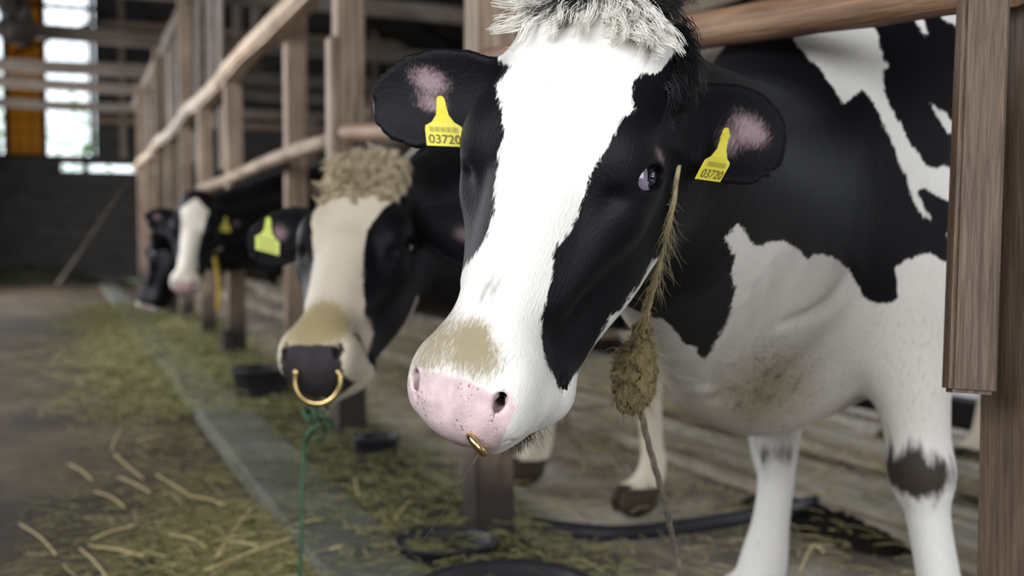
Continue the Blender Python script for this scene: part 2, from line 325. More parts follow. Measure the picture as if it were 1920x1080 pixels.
class Field:
    """list of (function, blend radius, bounding centre, bounding radius, sign)"""
    def __init__(s): s.p = []
    def add(s, f, k, c, r, sub=False): s.p.append((f, k, np.asarray(c, float), r, sub))
    def cone(s, a, b, ra, rb, k=.04, sub=False):
        a = np.asarray(a, float); b = np.asarray(b, float)
        s.add(lambda P: sd_cone(P, a, b, ra, rb), k, (a + b) / 2, np.linalg.norm(b - a) / 2 + max(ra, rb), sub)
    def ell(s, c, r, M=None, k=.04, sub=False):
        c = np.asarray(c, float); r = np.asarray(r, float)
        s.add(lambda P: sd_ell(P, c, r, M), k, c, r.max(), sub)
    def chain(s, pts, k=.04, sub=4, cut=False):
        """smooth tapering tube through (point, radius) stations"""
        K = np.array([[*p, r] for p, r in pts]); K = np.vstack([2*K[0]-K[1], K, 2*K[-1]-K[-2]]); T = []
        for i in range(1, len(K) - 2):
            for t in np.arange(sub) / sub:
                T.append(.5 * (2*K[i] + (K[i+1]-K[i-1])*t + (2*K[i-1]-5*K[i]+4*K[i+1]-K[i+2])*t*t + (3*K[i]-K[i-1]-3*K[i+1]+K[i+2])*t**3))
        T.append(K[-2]); T = np.array(T)
        segs = [(T[i, :3], T[i+1, :3], T[i, 3], T[i+1, 3]) for i in range(len(T) - 1)]
        c = (T[:, :3].min(0) + T[:, :3].max(0)) / 2
        sc = (T[1:, :3] + T[:-1, :3]) / 2
        sr = np.linalg.norm(T[1:, :3] - T[:-1, :3], axis=1) / 2 + np.maximum(T[1:, 3], T[:-1, 3])
        def f(P, cc=None, rad=None):
            if cc is None: todo = segs
            else:
                gap = np.sqrt(((sc - cc) ** 2).sum(1)) - sr
                todo = [segs[i] for i in np.flatnonzero(gap <= max(rad + k + .02, gap.min()))]
            d = None
            for a, b, ra, rb in todo:
                x = sd_cone(P, a, b, ra, rb); d = x if d is None else np.minimum(d, x)
            return d
        s.add(f, k, c, (np.linalg.norm(T[:, :3] - c, axis=1) + T[:, 3]).max(), cut)
    def __call__(s, P, c=None, rad=None):
        d = np.full(len(P), .5)
        if c is None: todo = s.p
        else:
            if len(getattr(s, 'cen', ())) != len(s.p):
                s.cen = np.array([p[2] for p in s.p]); s.rad = np.array([p[3] + p[1] + .02 for p in s.p])
            todo = [s.p[i] for i in np.flatnonzero(np.sqrt(((s.cen - c) ** 2).sum(1)) <= s.rad + rad)]
        for f, k, cc, rr, sub in todo:
            x = f(P, c, rad) if f.__code__.co_argcount == 3 else f(P)
            d = smax(d, -x, k) if sub else smin(d, x, k)
        return d
def surface_nets(field, lo, hi, h, B=9):
    n = np.ceil((hi - lo) / h).astype(int) + 1
    n = ((n - 1) // B + 1) * B
    v = np.full(n, .5, np.float32)
    off = np.stack(np.meshgrid(*[np.arange(B)] * 3, indexing='ij'), -1).reshape(-1, 3)
    rad = B * h * .87
    nb = n // B
    cens = lo + (np.stack(np.meshgrid(*[np.arange(x) for x in nb], indexing='ij'), -1).reshape(-1, 3) + .5) * B * h
    dcs = field(cens)
    blocks = list(np.ndindex(*nb))
    for i in np.flatnonzero(dcs < -rad * 1.25 - .02):
        b0 = np.array(blocks[i]) * B
        v[b0[0]:b0[0]+B, b0[1]:b0[1]+B, b0[2]:b0[2]+B] = -.5
    for i in np.flatnonzero((dcs <= rad * 1.2 + .015) & (dcs >= -rad * 1.25 - .02)):
        b0 = np.array(blocks[i]) * B
        v[b0[0]:b0[0]+B, b0[1]:b0[1]+B, b0[2]:b0[2]+B] = field(lo + (b0 + off) * h, cens[i], rad).reshape(B, B, B)
    s = v < 0
    m = np.zeros(np.array(n) - 1, np.uint8)
    cor = [(i, j, k) for i in (0, 1) for j in (0, 1) for k in (0, 1)]
    for i, j, k in cor: m += s[i:n[0]-1+i, j:n[1]-1+j, k:n[2]-1+k]
    act = np.argwhere((m > 0) & (m < 8))
    idx = np.full(np.array(n) - 1, -1, np.int32); idx[tuple(act.T)] = np.arange(len(act))
    cv = np.stack([v[act[:, 0]+i, act[:, 1]+j, act[:, 2]+k] for i, j, k in cor], 1)
    acc = np.zeros((len(act), 3)); cnt = np.zeros(len(act))
    ca = np.array(cor)
    for p in range(8):
        for q in range(p + 1, 8):
            if np.abs(ca[p] - ca[q]).sum() != 1: continue
            x = (cv[:, p] < 0) != (cv[:, q] < 0)
            t = cv[x, p] / (cv[x, p] - cv[x, q])
            acc[x] += ca[p] + t[:, None] * (ca[q] - ca[p]); cnt[x] += 1
    verts = lo + (act + acc / cnt[:, None]) * h
    quads = []
    for ax in range(3):
        sl0 = [slice(None)] * 3; sl1 = [slice(None)] * 3
        sl0[ax] = slice(0, -1); sl1[ax] = slice(1, None)
        a, b = s[tuple(sl0)], s[tuple(sl1)]
        e = np.argwhere(a != b); u, w = (ax + 1) % 3, (ax + 2) % 3
        e = e[(e[:, u] > 0) & (e[:, w] > 0) & (e[:, u] < n[u]-1) & (e[:, w] < n[w]-1)]
        inside_first = a[tuple(e.T)]
        du = np.eye(3, dtype=int)[u]; dw = np.eye(3, dtype=int)[w]
        q = np.stack([idx[tuple((e - du - dw).T)], idx[tuple((e - dw).T)], idx[tuple(e.T)], idx[tuple((e - du).T)]], 1)
        q[~inside_first] = q[~inside_first][:, ::-1]
        quads.append(q)
    q = np.concatenate(quads); q = q[(q >= 0).all(1)]
    return verts, q
def refine(verts, faces, sel):
    """split the selected quads in four; unselected neighbours take the new mid-edge vertices as n-gons"""
    sel = np.array([bool(k) and len(f) == 4 for k, f in zip(sel, faces)])
    Q = np.array([f for f, k in zip(faces, sel) if k])
    E = np.stack([Q, np.roll(Q, -1, 1)], 2).reshape(-1, 2); E.sort(1)
    N = len(verts); key = E[:, 0].astype(np.int64) * (N + 1) + E[:, 1]
    uk, inv = np.unique(key, return_inverse=True); inv = inv.reshape(-1, 4)
    a, b = uk // (N + 1), uk % (N + 1)
    mid = (verts[a] + verts[b]) / 2; cen = verts[Q].mean(1)
    me = N + inv; mc = N + len(uk) + np.arange(len(Q))
    new = np.stack([np.stack([Q[:, i], me[:, i], mc, me[:, i-1]], 1) for i in range(4)], 1).reshape(-1, 4).tolist()
    touched = np.zeros(N, bool); touched[Q.ravel()] = True
    look = {(int(x), int(y)): N + i for i, (x, y) in enumerate(zip(a, b))}
    keep = []
    for f, k in zip(faces, sel):
        if k: continue
        if sum(touched[i] for i in f) >= 2:
            g = []
            for i, x in enumerate(f):
                y = f[(i+1) % len(f)]; g.append(x); m = look.get((min(x, y), max(x, y)))
                if m is not None: g.append(m)
            f = g
        keep.append(f)
    return np.concatenate([verts, mid, cen]), keep + new
def settle(field, v, n=2, cell=.09, cap=.004):
    out = v.copy(); e = .0006
    key = np.floor(v / cell).astype(int)
    u, inv = np.unique(key, axis=0, return_inverse=True); inv = inv.ravel()
    order = np.argsort(inv, kind='stable'); cuts = np.searchsorted(inv[order], np.arange(len(u) + 1))
    for b in range(len(u)):
        ii = order[cuts[b]:cuts[b+1]]; p = out[ii]; c = (u[b] + .5) * cell; rad = cell * .87 + .01
        for _ in range(n):
            m = len(p)
            q = field(np.concatenate([p, p + (e, 0, 0), p + (0, e, 0), p + (0, 0, e)]), c, rad)
            d = q[:m]; g = (q[m:].reshape(3, m).T - d[:, None]) / e
            st = (d / np.maximum((g * g).sum(1), .05))[:, None] * g
            ln = np.linalg.norm(st, axis=1, keepdims=True)
            p = p - st * np.minimum(1, cap / np.maximum(ln, 1e-9))
        out[ii] = p
    return out
# ---------- the cow: one implicit body, posed by its head frame and its feet ----------
def pw(xs, ys):
    """smooth interpolation table"""
    xs = np.array(xs, float); ys = np.array(ys, float)
    t = np.linspace(xs[0], xs[-1], 241); y = np.interp(t, xs, ys)
    k = np.hanning(25); k /= k.sum()
    ext = np.concatenate([2*y[0]-y[12:0:-1], y, 2*y[-1]-y[-2:-14:-1]])
    y = np.convolve(ext, k, 'valid')
    return lambda q: np.interp(q, t, y)
HU = [-.03, .00, .04, .10, .18, .25, .32, .38, .43, .47]
H_top = pw(HU, [-.045, -.018, .002, .010, .008, .002, -.003, -.004, -.004, -.012])
H_bot = pw(HU, [-.13, -.15, -.17, -.195, -.208, -.200, -.180, -.160, -.146, -.128])
H_wf = pw(HU, [.070, .085, .096, .104, .096, .074, .056, .050, .056, .055])
H_wb = pw(HU, [.060, .065, .07, .075, .074, .064, .052, .045, .042, .04])
def head_loft(Q):
    L, U, F = np.abs(Q[:, 0]), Q[:, 1], Q[:, 2]
    u = np.clip(U, -.03, .47)
    a, b = H_top(u), H_bot(u); h = (a - b) / 2; c = (a + b) / 2
    q = (F - c) / h
    w = H_wb(u) + (H_wf(u) - H_wb(u)) * np.clip((q + 1) / 2, 0, 1)
    p = L / w
    n = 2.7
    r = (np.abs(p) ** n + np.abs(q) ** n + 1e-9) ** (1 / n)
    # distance estimate by the gradient of the unit norm
    gp = (np.abs(p) + 1e-6) ** (n - 1) / w; gq = (np.abs(q) + 1e-6) ** (n - 1) / h
    g = np.sqrt(gp * gp + gq * gq) / np.maximum(r, 1e-3) ** (n - 1)
    d = (r - 1) / np.maximum(g, 2.)
    d = np.clip(d, -.09, .5)
    return smax(d, np.maximum(U - .455, -.02 - U), .03)
EYE_C = V3(.0915, .182, -.058)      # eyeball centre, half head
EYE_N = V3(.90, .05, .43); EYE_N /= np.linalg.norm(EYE_N)
EYE_U = V3(-.366, .623, .69)          # long axis of the eye, towards the inner corner
EYE_U -= EYE_N * (EYE_U @ EYE_N); EYE_U /= np.linalg.norm(EYE_U)
EYE_V = np.cross(EYE_N, EYE_U)
def head_field():
    f = Field()
    S = lambda g: (lambda Q: g(np.stack([np.abs(Q[:, 0]), Q[:, 1], Q[:, 2]], 1)))
    def cone(a, b, ra, rb, k, sub=False): f.add(S(lambda Q: sd_cone(Q, V3(*a), V3(*b), ra, rb)), k, (0, (a[1]+b[1])/2, (a[2]+b[2])/2), np.linalg.norm(V3(*a)-V3(*b))/2 + max(ra, rb) + max(a[0], b[0]), sub)
    def ell(c, r, k, M=None, sub=False): f.add(S(lambda Q: sd_ell(Q, V3(*c), V3(*r), M)), k, (0, c[1], c[2]), max(r) + c[0], sub)
    f.add(head_loft, .01, (0, .22, -.09), .4)
    # poll, brow, orbit, cheek, crest, jaw
    ell((0, .012, -.035), (.075, .05, .05), .05)
    ell((.084, .166, -.030), (.032, .052, .036), .035)
    ell((.083, .205, -.066), (.030, .045, .034), .03)
    ell((.052, .205, -.14), (.040, .10, .075), .05)
    cone((.078, .235, -.065), (.050, .335, -.055), .018, .012, .04)
    cone((.055, .165, -.185), (.030, .42, -.122), .032, .028, .05)
    # bridge of the nose
    cone((0, .22, -.030), (0, .42, -.036), .040, .034, .03)
    # muzzle: upper block, pad, lips, chin
    ell((0, .440, -.045), (.060, .062, .043), .035)
    ell((.030, .452, -.050), (.036, .050, .047), .03)
    ell((0, .476, -.060), (.045, .034, .044), .025)
    cone((.046, .440, -.084), (.018, .492, -.084), .024, .017, .02)
    cone((.044, .428, -.124), (0, .474, -.122), .027, .024, .03)
    # mouth line
    cone((.070, .410, -.100), (.047, .468, -.1045), .004, .003, .008, True)
    cone((.047, .468, -.1045), (0, .500, -.105), .003, .003, .008, True)
    # nostril: comma-shaped opening with a raised wing
    ell((.050, .450, -.024), (.016, .026, .018), .018)
    ell((.055, .472, -.040), (.010, .020, .020), .016)
    cone((.051, .462, -.006), (.038, .425, -.040), .0046, .007, .005, True)
    cone((.047, .472, -.014), (.038, .430, -.045), .0046, .007, .005, True)
    cone((.050, .466, -.008), (.042, .478, -.022), .0050, .0035, .008, True)
    cone((.042, .478, -.022), (.050, .492, -.050), .0035, .0020, .010, True)
    # eye: socket, lids with an almond opening
    M = np.stack([EYE_U, EYE_V, EYE_N], 1)
    ell(EYE_C, (.0282, .0282, .0282), .014)
    e = EYE_C + EYE_N * .020
    ell(e, (.0250, .0142, .032), .004, M, True)
    # hollow in front of the eye
    cone((.094, .225, -.022), (.082, .262, -.020), .006, .004, .016, True)
    return f
HEADF = head_field()
def ear_field(side, base, axis, normal, length, width, th=.0094):
    """cupped leaf: outer ellipsoid less an inner one; head-local frame"""
    A = axis / np.linalg.norm(axis); N = normal - A * (normal @ A); N /= np.linalg.norm(N); W = np.cross(A, N)
    def f(Q):
        D = Q - base; a = D @ A / length; n = D @ N; w = D @ W
        t = np.clip(a, 0, 1)
        prof = np.interp(t, [0, .12, .3, .5, .7, .85, .95, 1], [.42, .62, .88, 1.0, .96, .72, .40, .12]) * width / 2
        x = w / np.maximum(prof, .004)
        # the shell: a cup whose rim rises towards the opening side
        cup = .30 * prof * np.minimum(x * x, 2.2) * (1 - .5 * t) - .012 * np.sin(t * 3.1)
        shell = np.abs(n - cup) / np.sqrt(1 + (.6 * np.clip(x, -1.4, 1.4) * (1 - .5 * t)) ** 2) - th * (1 - .45 * t)
        rim = (np.abs(x) - 1) * prof * .8
        end = np.maximum(-a - .02, a - 1) * length
        return smax(smax(shell, rim, .012), end, .02)
    return f, base + A * length * .5, length * .62
def hoof(f, p, fwd, lat, k=.005):
    """two claws under the pastern at p (ground height 0)"""
    for s in (-1, 1):
        c = np.array([p[0], p[1], .036]) + fwd * .045 + lat * s * .031
        M = np.stack([fwd * .97 - np.array([0, 0, .24]), lat, np.array([0, 0, .97]) + fwd * .24], 1); M /= np.linalg.norm(M, axis=0)
        f.ell(c, (.068, .0265, .050), M, k)
        f.cone(V3(p[0], p[1], .085) + lat * s * .015, c, .036, .03, .02)
def cow_field(o, fwd, lat, headR, headO, fore, hind, neck=None, ears=(), scale=1.0, brisket=None, hs=1., lift=0.):
    """o: ground point under the withers; fwd/lat unit vectors (lat = the cow's left); fore/hind: lists of leg chains"""
    f = Field(); U = V3(0, 0, 1)
    w = lambda a, l, z: V3(*o) + scale * (a * fwd + l * lat + z * U)
    M = np.stack([fwd, lat, U], 1)
    E = lambda a, l, z, r, k, Mx=M: f.ell(w(a, l, z), np.array(r) * scale, Mx, k)
    E(-.58, 0, .93, (.74, .33, .35), .02)
    E(-.02, 0, .86 + lift, (.33, .25, .36 - lift * .3), .16)
    E(-.85, 0, .85, (.55, .35, .32), .1)
    E(-1.33, 0, 1.0, (.34, .27, .30), .12)
    f.cone(w(-.05, 0, 1.22), w(-1.35, 0, 1.24), .09, .10, .15)
    for s in (-1, 1):
        E(-.02, s * .20, .88, (.17, .08, .30), .14)
        E(.08, s * .17, .80, (.12, .08, .15), .14)
        f.cone(w(-1.2, s * .2, 1.2), w(-1.62, s * .12, 1.1), .08, .07, .1)
        E(-1.42, s * .2, .84, (.17, .10, .26), .08)
    f.chain([(w(-1.66, 0, 1.2), .04), (w(-1.76, 0, 1.05), .028), (w(-1.77, .01, .75), .02), (w(-1.75, .02, .5), .03), (w(-1.74, .02, .36), .012)], .04)
    for ch in fore + hind:
        f.chain(ch, .06)
    for p, r, k in (brisket or [(w(.16, 0, .60), .13, .08)]):
        f.ell(p, r if np.ndim(r) else (r, r, r), M, k)
    h = lambda l, u, g: headO + headR @ V3(l, u, g) * hs
    if neck is None:
        a = h(0, .075, -.10); b = h(0, .15, -.165)
        c0, c1 = w(.0, 0, 1.10), w(.14, 0, .80)
        mix = lambda p, q, t: p + (q - p) * t
        sag = lambda t: V3(0, 0, .04 * math.sin(math.pi * t))
        neck = [[(a, .095), (mix(a, c0, .35) + sag(.35), .125), (mix(a, c0, .7) + sag(.7), .165), (c0, .20)],
                [(b, .07), (mix(b, c1, .35) - sag(.35), .105), (mix(b, c1, .7) - sag(.5), .15), (c1, .19)]]
    for ch in neck: f.chain(ch, .15)
    f.add(lambda P, c=None, r=None: hs * HEADF((P - headO) @ headR / hs, None if c is None else (c - headO) @ headR / hs, None if c is None else r / hs), .05, h(0, .22, -.09), .42 * hs)
    for side, base, ax, nm, ln, wd in ears:
        e, c, r = ear_field(side, V3(*base), V3(*ax), V3(*nm), ln, wd)
        f.add((lambda P, e=e: hs * e((P - headO) @ headR / hs)), .03, headO + headR @ c * hs, r * hs)
    return f
def std_legs(o, fwd, lat, scale=1., fl=0., fr=0., hl=0., hr=0., wf=.17):
    w = lambda a, l, z: V3(*o) + scale * (a * fwd + l * lat + z * V3(0, 0, 1))
    fore = []; hind = []
    for s, d in ((1, fl), (-1, fr)):
        l = s * wf
        fore.append([(w(-.04, l, .74), .10), (w(-.02+d*.3, l, .60), .078), (w(d*.5, l, .46), .054), (w(.005+d*.6, l, .40), .058),
                     (w(.0+d*.7, l, .34), .042), (w(.0+d*.85, l, .20), .035), (w(.01+d, l, .13), .043), (w(.03+d, l, .08), .037)])
    for s, d in ((1, hl), (-1, hr)):
        l = s * .19
        hind.append([(w(-1.40, l, .78), .13), (w(-1.42+d*.3, l, .62), .085), (w(-1.56+d*.6, l, .50), .052), (w(-1.55+d*.7, l, .44), .05),
                     (w(-1.52+d*.8, l, .34), .036), (w(-1.49+d, l, .14), .043), (w(-1.46+d, l, .08), .038)])
    return fore, hind
def relax(v, q, hot, n=10):
    """even out small ripples where hot"""
    Q4 = np.array([f for f in q if len(f) == 4]); E = np.concatenate([Q4[:, [0, 1]], Q4[:, [1, 2]], Q4[:, [2, 3]], Q4[:, [3, 0]]])
    deg = np.maximum(np.bincount(E.ravel(), minlength=len(v)), 1)[:, None]
    for _ in range(n):
        s = np.stack([np.bincount(E[:, 0], v[E[:, 1], k], len(v)) + np.bincount(E[:, 1], v[E[:, 0], k], len(v)) for k in range(3)], 1)
        v = np.where(hot[:, None] & (deg > 2), v * .4 + .6 * s / deg, v)
    return v
def cow_mesh(field, lo, hi, h, head=None, rounds=0, hs=1., rel=5):
    v, q = surface_nets(field, lo, hi, h)

    q = [list(map(int, x)) for x in q]
    if head is not None:
        L0 = (v - head[0]) @ head[1] / hs
        v = relax(v, q, ~((L0[:, 1] > -.05) & (L0[:, 2] > -.19) & (np.abs(L0[:, 0]) < .3) & (L0[:, 1] < .55)) & (v[:, 2] > .1), rel)
    for r in range(rounds):
        c = v[np.array([x[0] for x in q])]
        L = (c - head[0]) @ head[1] / hs
        sel = (np.abs(L[:, 0]) < .27) & (L[:, 1] > -.04 - 0 * r) & (L[:, 1] < .52) & (L[:, 2] > -.20)
        if r == 1:
            A3 = np.abs(L) * [1, 0, 0] + L * [0, 1, 1]
            sel = (np.linalg.norm(A3 - EYE_C, axis=1) < .045) | ((L[:, 1] > .425) & (np.abs(L[:, 0]) < .1) & (L[:, 2] > -.13))
        v, q = refine(v, q, sel)
        n0 = len(v); hot = np.zeros(len(v), bool); LL = (v - head[0]) @ head[1] / hs
        hot = (np.abs(LL[:, 0]) < .28) & (LL[:, 1] > -.06) & (LL[:, 1] < .53) & (LL[:, 2] > -.22)
        v[hot] = settle(field, v[hot], 2, cap=h * .5)
    return v, q
HR = np.array([[.6231, -.4037, -.6699], [-.7644, -.133, -.6309], [-.1656, -.9052, .3914]]); HO = V3(.5529, 1.0862, 1.091)
def on_skin(f, px, py, z0, z1):
    """first point of the surface seen in direction (px, py)"""
    Z = np.linspace(z0, z1, 240); P = np.array([at(px, py, z) for z in Z]); i = np.flatnonzero(f(P) < 0)
    return P[i[0]] if len(i) else P[120]
def hero_field():
    fwd, lat = V3(-1, 0, 0), V3(0, -1, 0); o = (1.42, 1.70, 0)
    l = lambda px, py, Z, r: (at(px, py, Z), r)
    fore = [[l(1690, 520, 1.90, .105), l(1695, 600, 1.89, .085), l(1708, 700, 1.88, .068), l(1720, 820, 1.88, .056), l(1728, 888, 1.87, .058), l(1737, 950, 1.87, .040), l(1752, 1040, 1.87, .037), l(1772, 1150, 1.87, .040), l(1780, 1200, 1.87, .045), l(1775, 1245, 1.86, .04)],
            [l(1470, 640, 2.33, .10), l(1455, 740, 2.34, .072), l(1452, 800, 2.35, .060), l(1452, 850, 2.35, .050), l(1455, 900, 2.35, .040), l(1445, 980, 2.35, .041), l(1432, 1052, 2.35, .052), l(1425, 1085, 2.34, .045)]]
    _, hind = std_legs(o, fwd, lat)
    a = HO + HR @ V3(0, .075, -.10); b = HO + HR @ V3(0, .15, -.165)
    neck = [[(a, .10), (V3(.85, 1.34, .94), .13), (V3(1.1, 1.53, .95), .155), (V3(1.4, 1.70, 1.10), .20)],
            [(b, .07), (V3(.86, 1.38, .85), .11), (V3(1.10, 1.55, .76), .15), (V3(1.30, 1.70, .74), .20)],
            [(V3(.78, 1.34, .80), .05), (V3(.91, 1.48, .70), .06), (V3(1.05, 1.61, .61), .065), (V3(1.20, 1.70, .57), .08)]]
    brisket = [(V3(1.22, 1.70, .61), (.15, .12, .12), .10), (V3(1.30, 1.71, .63), (.17, .15, .11), .08)]
    ears = [(1, (.097, .098, -.078), (.66, -.30, -.80), (.46, .24, .86), .18, .12), (-1, (-.093, .085, -.070), (-1.0, .33, .12), (.35, .3, .86), .20, .125)]
    f = cow_field(o, fwd, lat, HR, HO, fore, hind, neck, ears, 1.0, brisket, 1., .07)
    # folds of loose skin on the dewlap and chest
    for P in ([(1412, 540), (1404, 620), (1385, 700), (1345, 752)], [(1450, 500), (1437, 600), (1420, 680), (1385, 755)], [(1385, 590), (1362, 660), (1328, 725)], [(1590, 520), (1565, 560), (1520, 590), (1470, 606)]):
        pts = [on_skin(f, x, y, 1.5, 2.6) for x, y in P]
        f.chain([(p, r) for p, r in zip(pts, (.0005, .0055, .006, .001))], .024, 4, True)
    for ch in fore: hoof(f, ch[-1][0], fwd, lat)
    for ch in hind: hoof(f, ch[-1][0], fwd, lat)
    return f
HERO_POLY = {"black_l":[[0.1001,0.0518],[0.0877,0.0722],[0.0687,0.0824],[0.0608,0.093],[0.0622,0.1164],[0.0657,0.1245],[0.0574,0.1379],[0.0438,0.1761],[0.0354,0.2091],[0.0263,0.2642],[0.014,0.2919],[0.019,0.3121],[0.0139,0.3533],[0.0151,0.3667],[0.0198,0.3807],[0.0303,0.4069],[0.04,0.4215],[0.0498,0.4318],[0.0609,0.4325],[0.0627,0.4231],[0.078,0.4033],[0.086,0.3796],[0.0922,0.3563],[0.0939,0.3447],[0.108,0.335],[0.122,0.3],[0.133,0.27],[0.15,0.262],[0.3,0.3],[0.2013,-0.1197],[0.1049,-0.099],[0.1228,-0.0115]],"black_r":[[-0.0747,0.0925],[-0.0829,0.1061],[-0.0867,0.1169],[-0.0812,0.1304],[-0.0743,0.1477],[-0.0647,0.1755],[-0.067,0.1924],[-0.0632,0.218],[-0.0581,0.2599],[-0.0581,0.2783],[-0.0607,0.2958],[-0.0672,0.3122],[-0.0761,0.3252],[-0.0858,0.3393],[-0.166,0.3802],[-0.2786,0.1315],[-0.1182,0.0497]],"tan":[[-0.0865,0.3946],[-0.0698,0.3763],[-0.0436,0.3759],[-0.0282,0.3945],[-0.0104,0.4123],[-0.0093,0.4227],[-0.0212,0.4393],[-0.0431,0.4404],[-0.0662,0.4392],[-0.0907,0.4378],[-0.1001,0.4231]],"pad":[[-0.1037,0.4402],[-0.0905,0.4396],[-0.072,0.439],[-0.0491,0.4387],[-0.0287,0.4423],[-0.017,0.4463],[-0.0046,0.4392],[0.0024,0.4463],[0.0022,0.4585],[-0.0054,0.4745],[-0.0128,0.4926],[0.0011,0.5066],[-0.013,0.5266],[-0.0334,0.5286],[-0.0576,0.5261],[-0.0823,0.5076],[-0.1032,0.4795]],"padside":[[-0.0269,0.4919],[-0.0071,0.466],[0.0018,0.4486],[0.0075,0.4547],[0.0032,0.4758],[0.0011,0.5066],[-0.0145,0.5198]],"main":[[-0.411,0.732],[-0.365,0.724],[-0.343,0.708],[-0.328,0.707],[-0.321,0.693],[-0.313,0.661],[-0.303,0.656],[-0.298,0.625],[-0.275,0.659],[-0.251,0.694],[-0.241,0.712],[-0.225,0.757],[-0.226,0.768],[-0.218,0.796],[-0.221,0.823],[-0.207,0.842],[-0.202,0.835],[-0.2,0.815],[-0.189,0.811],[-0.175,0.819],[-0.161,0.817],[-0.142,0.791],[-0.124,0.799],[-0.101,0.786],[-0.085,0.767],[-0.073,0.742],[-0.06,0.719],[-0.029,0.712],[-0.011,0.723],[-0.011,0.757],[-0.017,0.773],[0.016,0.793],[0.034,0.798],[0.071,0.777],[0.132,0.746],[0.282,0.75],[0.681,0.872],[0.62,2.135],[-0.569,2.135],[-0.452,0.94]],"w1":[[-0.199,1.187],[-0.236,1.278],[-0.248,1.453],[-0.138,1.453],[-0.099,1.287],[-0.075,1.214],[-0.051,1.168],[-0.043,1.125],[-0.03,1.113],[-0.042,1.105],[-0.037,1.066],[-0.021,1.025],[-0.003,0.989],[0.023,0.948],[0.045,0.94],[0.056,0.947],[0.081,0.929],[0.113,0.908],[0.146,0.884],[0.137,0.866],[0.077,0.88],[0.05,0.894],[0.024,0.907],[0.015,0.902],[0.036,0.856],[0.026,0.856],[0.006,0.893],[-0.012,0.952],[-0.034,1.001],[-0.056,1.05],[-0.073,1.068],[-0.089,1.054],[-0.101,1.042],[-0.112,1.061],[-0.134,1.099],[-0.179,1.15]],"w2":[[-0.006,1.235],[0.02,1.21],[0.027,1.177],[0.025,1.165],[0.011,1.198]],"w3":[[0.029,1.253],[0.043,1.218],[0.075,1.193],[0.095,1.146],[0.136,1.11],[0.236,1.223],[0.22,1.404],[-0.009,1.404],[0.006,1.317]],"w4":[[0.034,1.05],[0.061,1.03],[0.073,1.006],[0.062,1.001],[0.048,1.024]],"w5":[[-0.287,1.195],[-0.27,1.195],[-0.277,1.175]],"w6":[[0.073,0.856],[0.062,0.824],[0.075,0.816],[0.129,0.829],[0.129,0.857]],"dirt_br":[[-0.266,0.532],[-0.27,0.556],[-0.231,0.597],[-0.191,0.604],[-0.186,0.571],[-0.216,0.529],[-0.254,0.501]]}
# ---------- coats ----------
def poly_sd(P, poly):
    """signed distance to a polygon, positive inside"""
    poly = np.array(poly); d = np.full(len(P), 1e9); ins = np.zeros(len(P), bool)
    for a, b in zip(poly, np.roll(poly, -1, 0)):
        ab = b - a; D = P - a; t = np.clip((D @ ab) / (ab @ ab + 1e-12), 0, 1)
        d = np.minimum(d, ((D - t[:, None] * ab) ** 2).sum(1))
        c = (a[1] > P[:, 1]) != (b[1] > P[:, 1])
        ins ^= c & (P[:, 0] < (b[0]-a[0]) * (P[:, 1]-a[1]) / (b[1]-a[1] + 1e-12) + a[0])
    return np.where(ins, 1, -1) * np.sqrt(d)
def blobs(P, seed, freq=2.2):
    r = np.random.default_rng(seed); s = np.zeros(len(P))
    for k in range(9):
        w = r.normal(size=3) * freq * (1 + k * .25); s += np.sin(P @ w * 2 + r.uniform(0, 6.3)) / (1 + k * .3)
    return s * .06
def gauss(Q, c, r): return np.exp(-(((Q - np.array(c)) / np.array(r)) ** 2).sum(1))
def sstep(x, a, b):
    t = np.clip((x - a) / (b - a), 0, 1); return t * t * (3 - 2 * t)
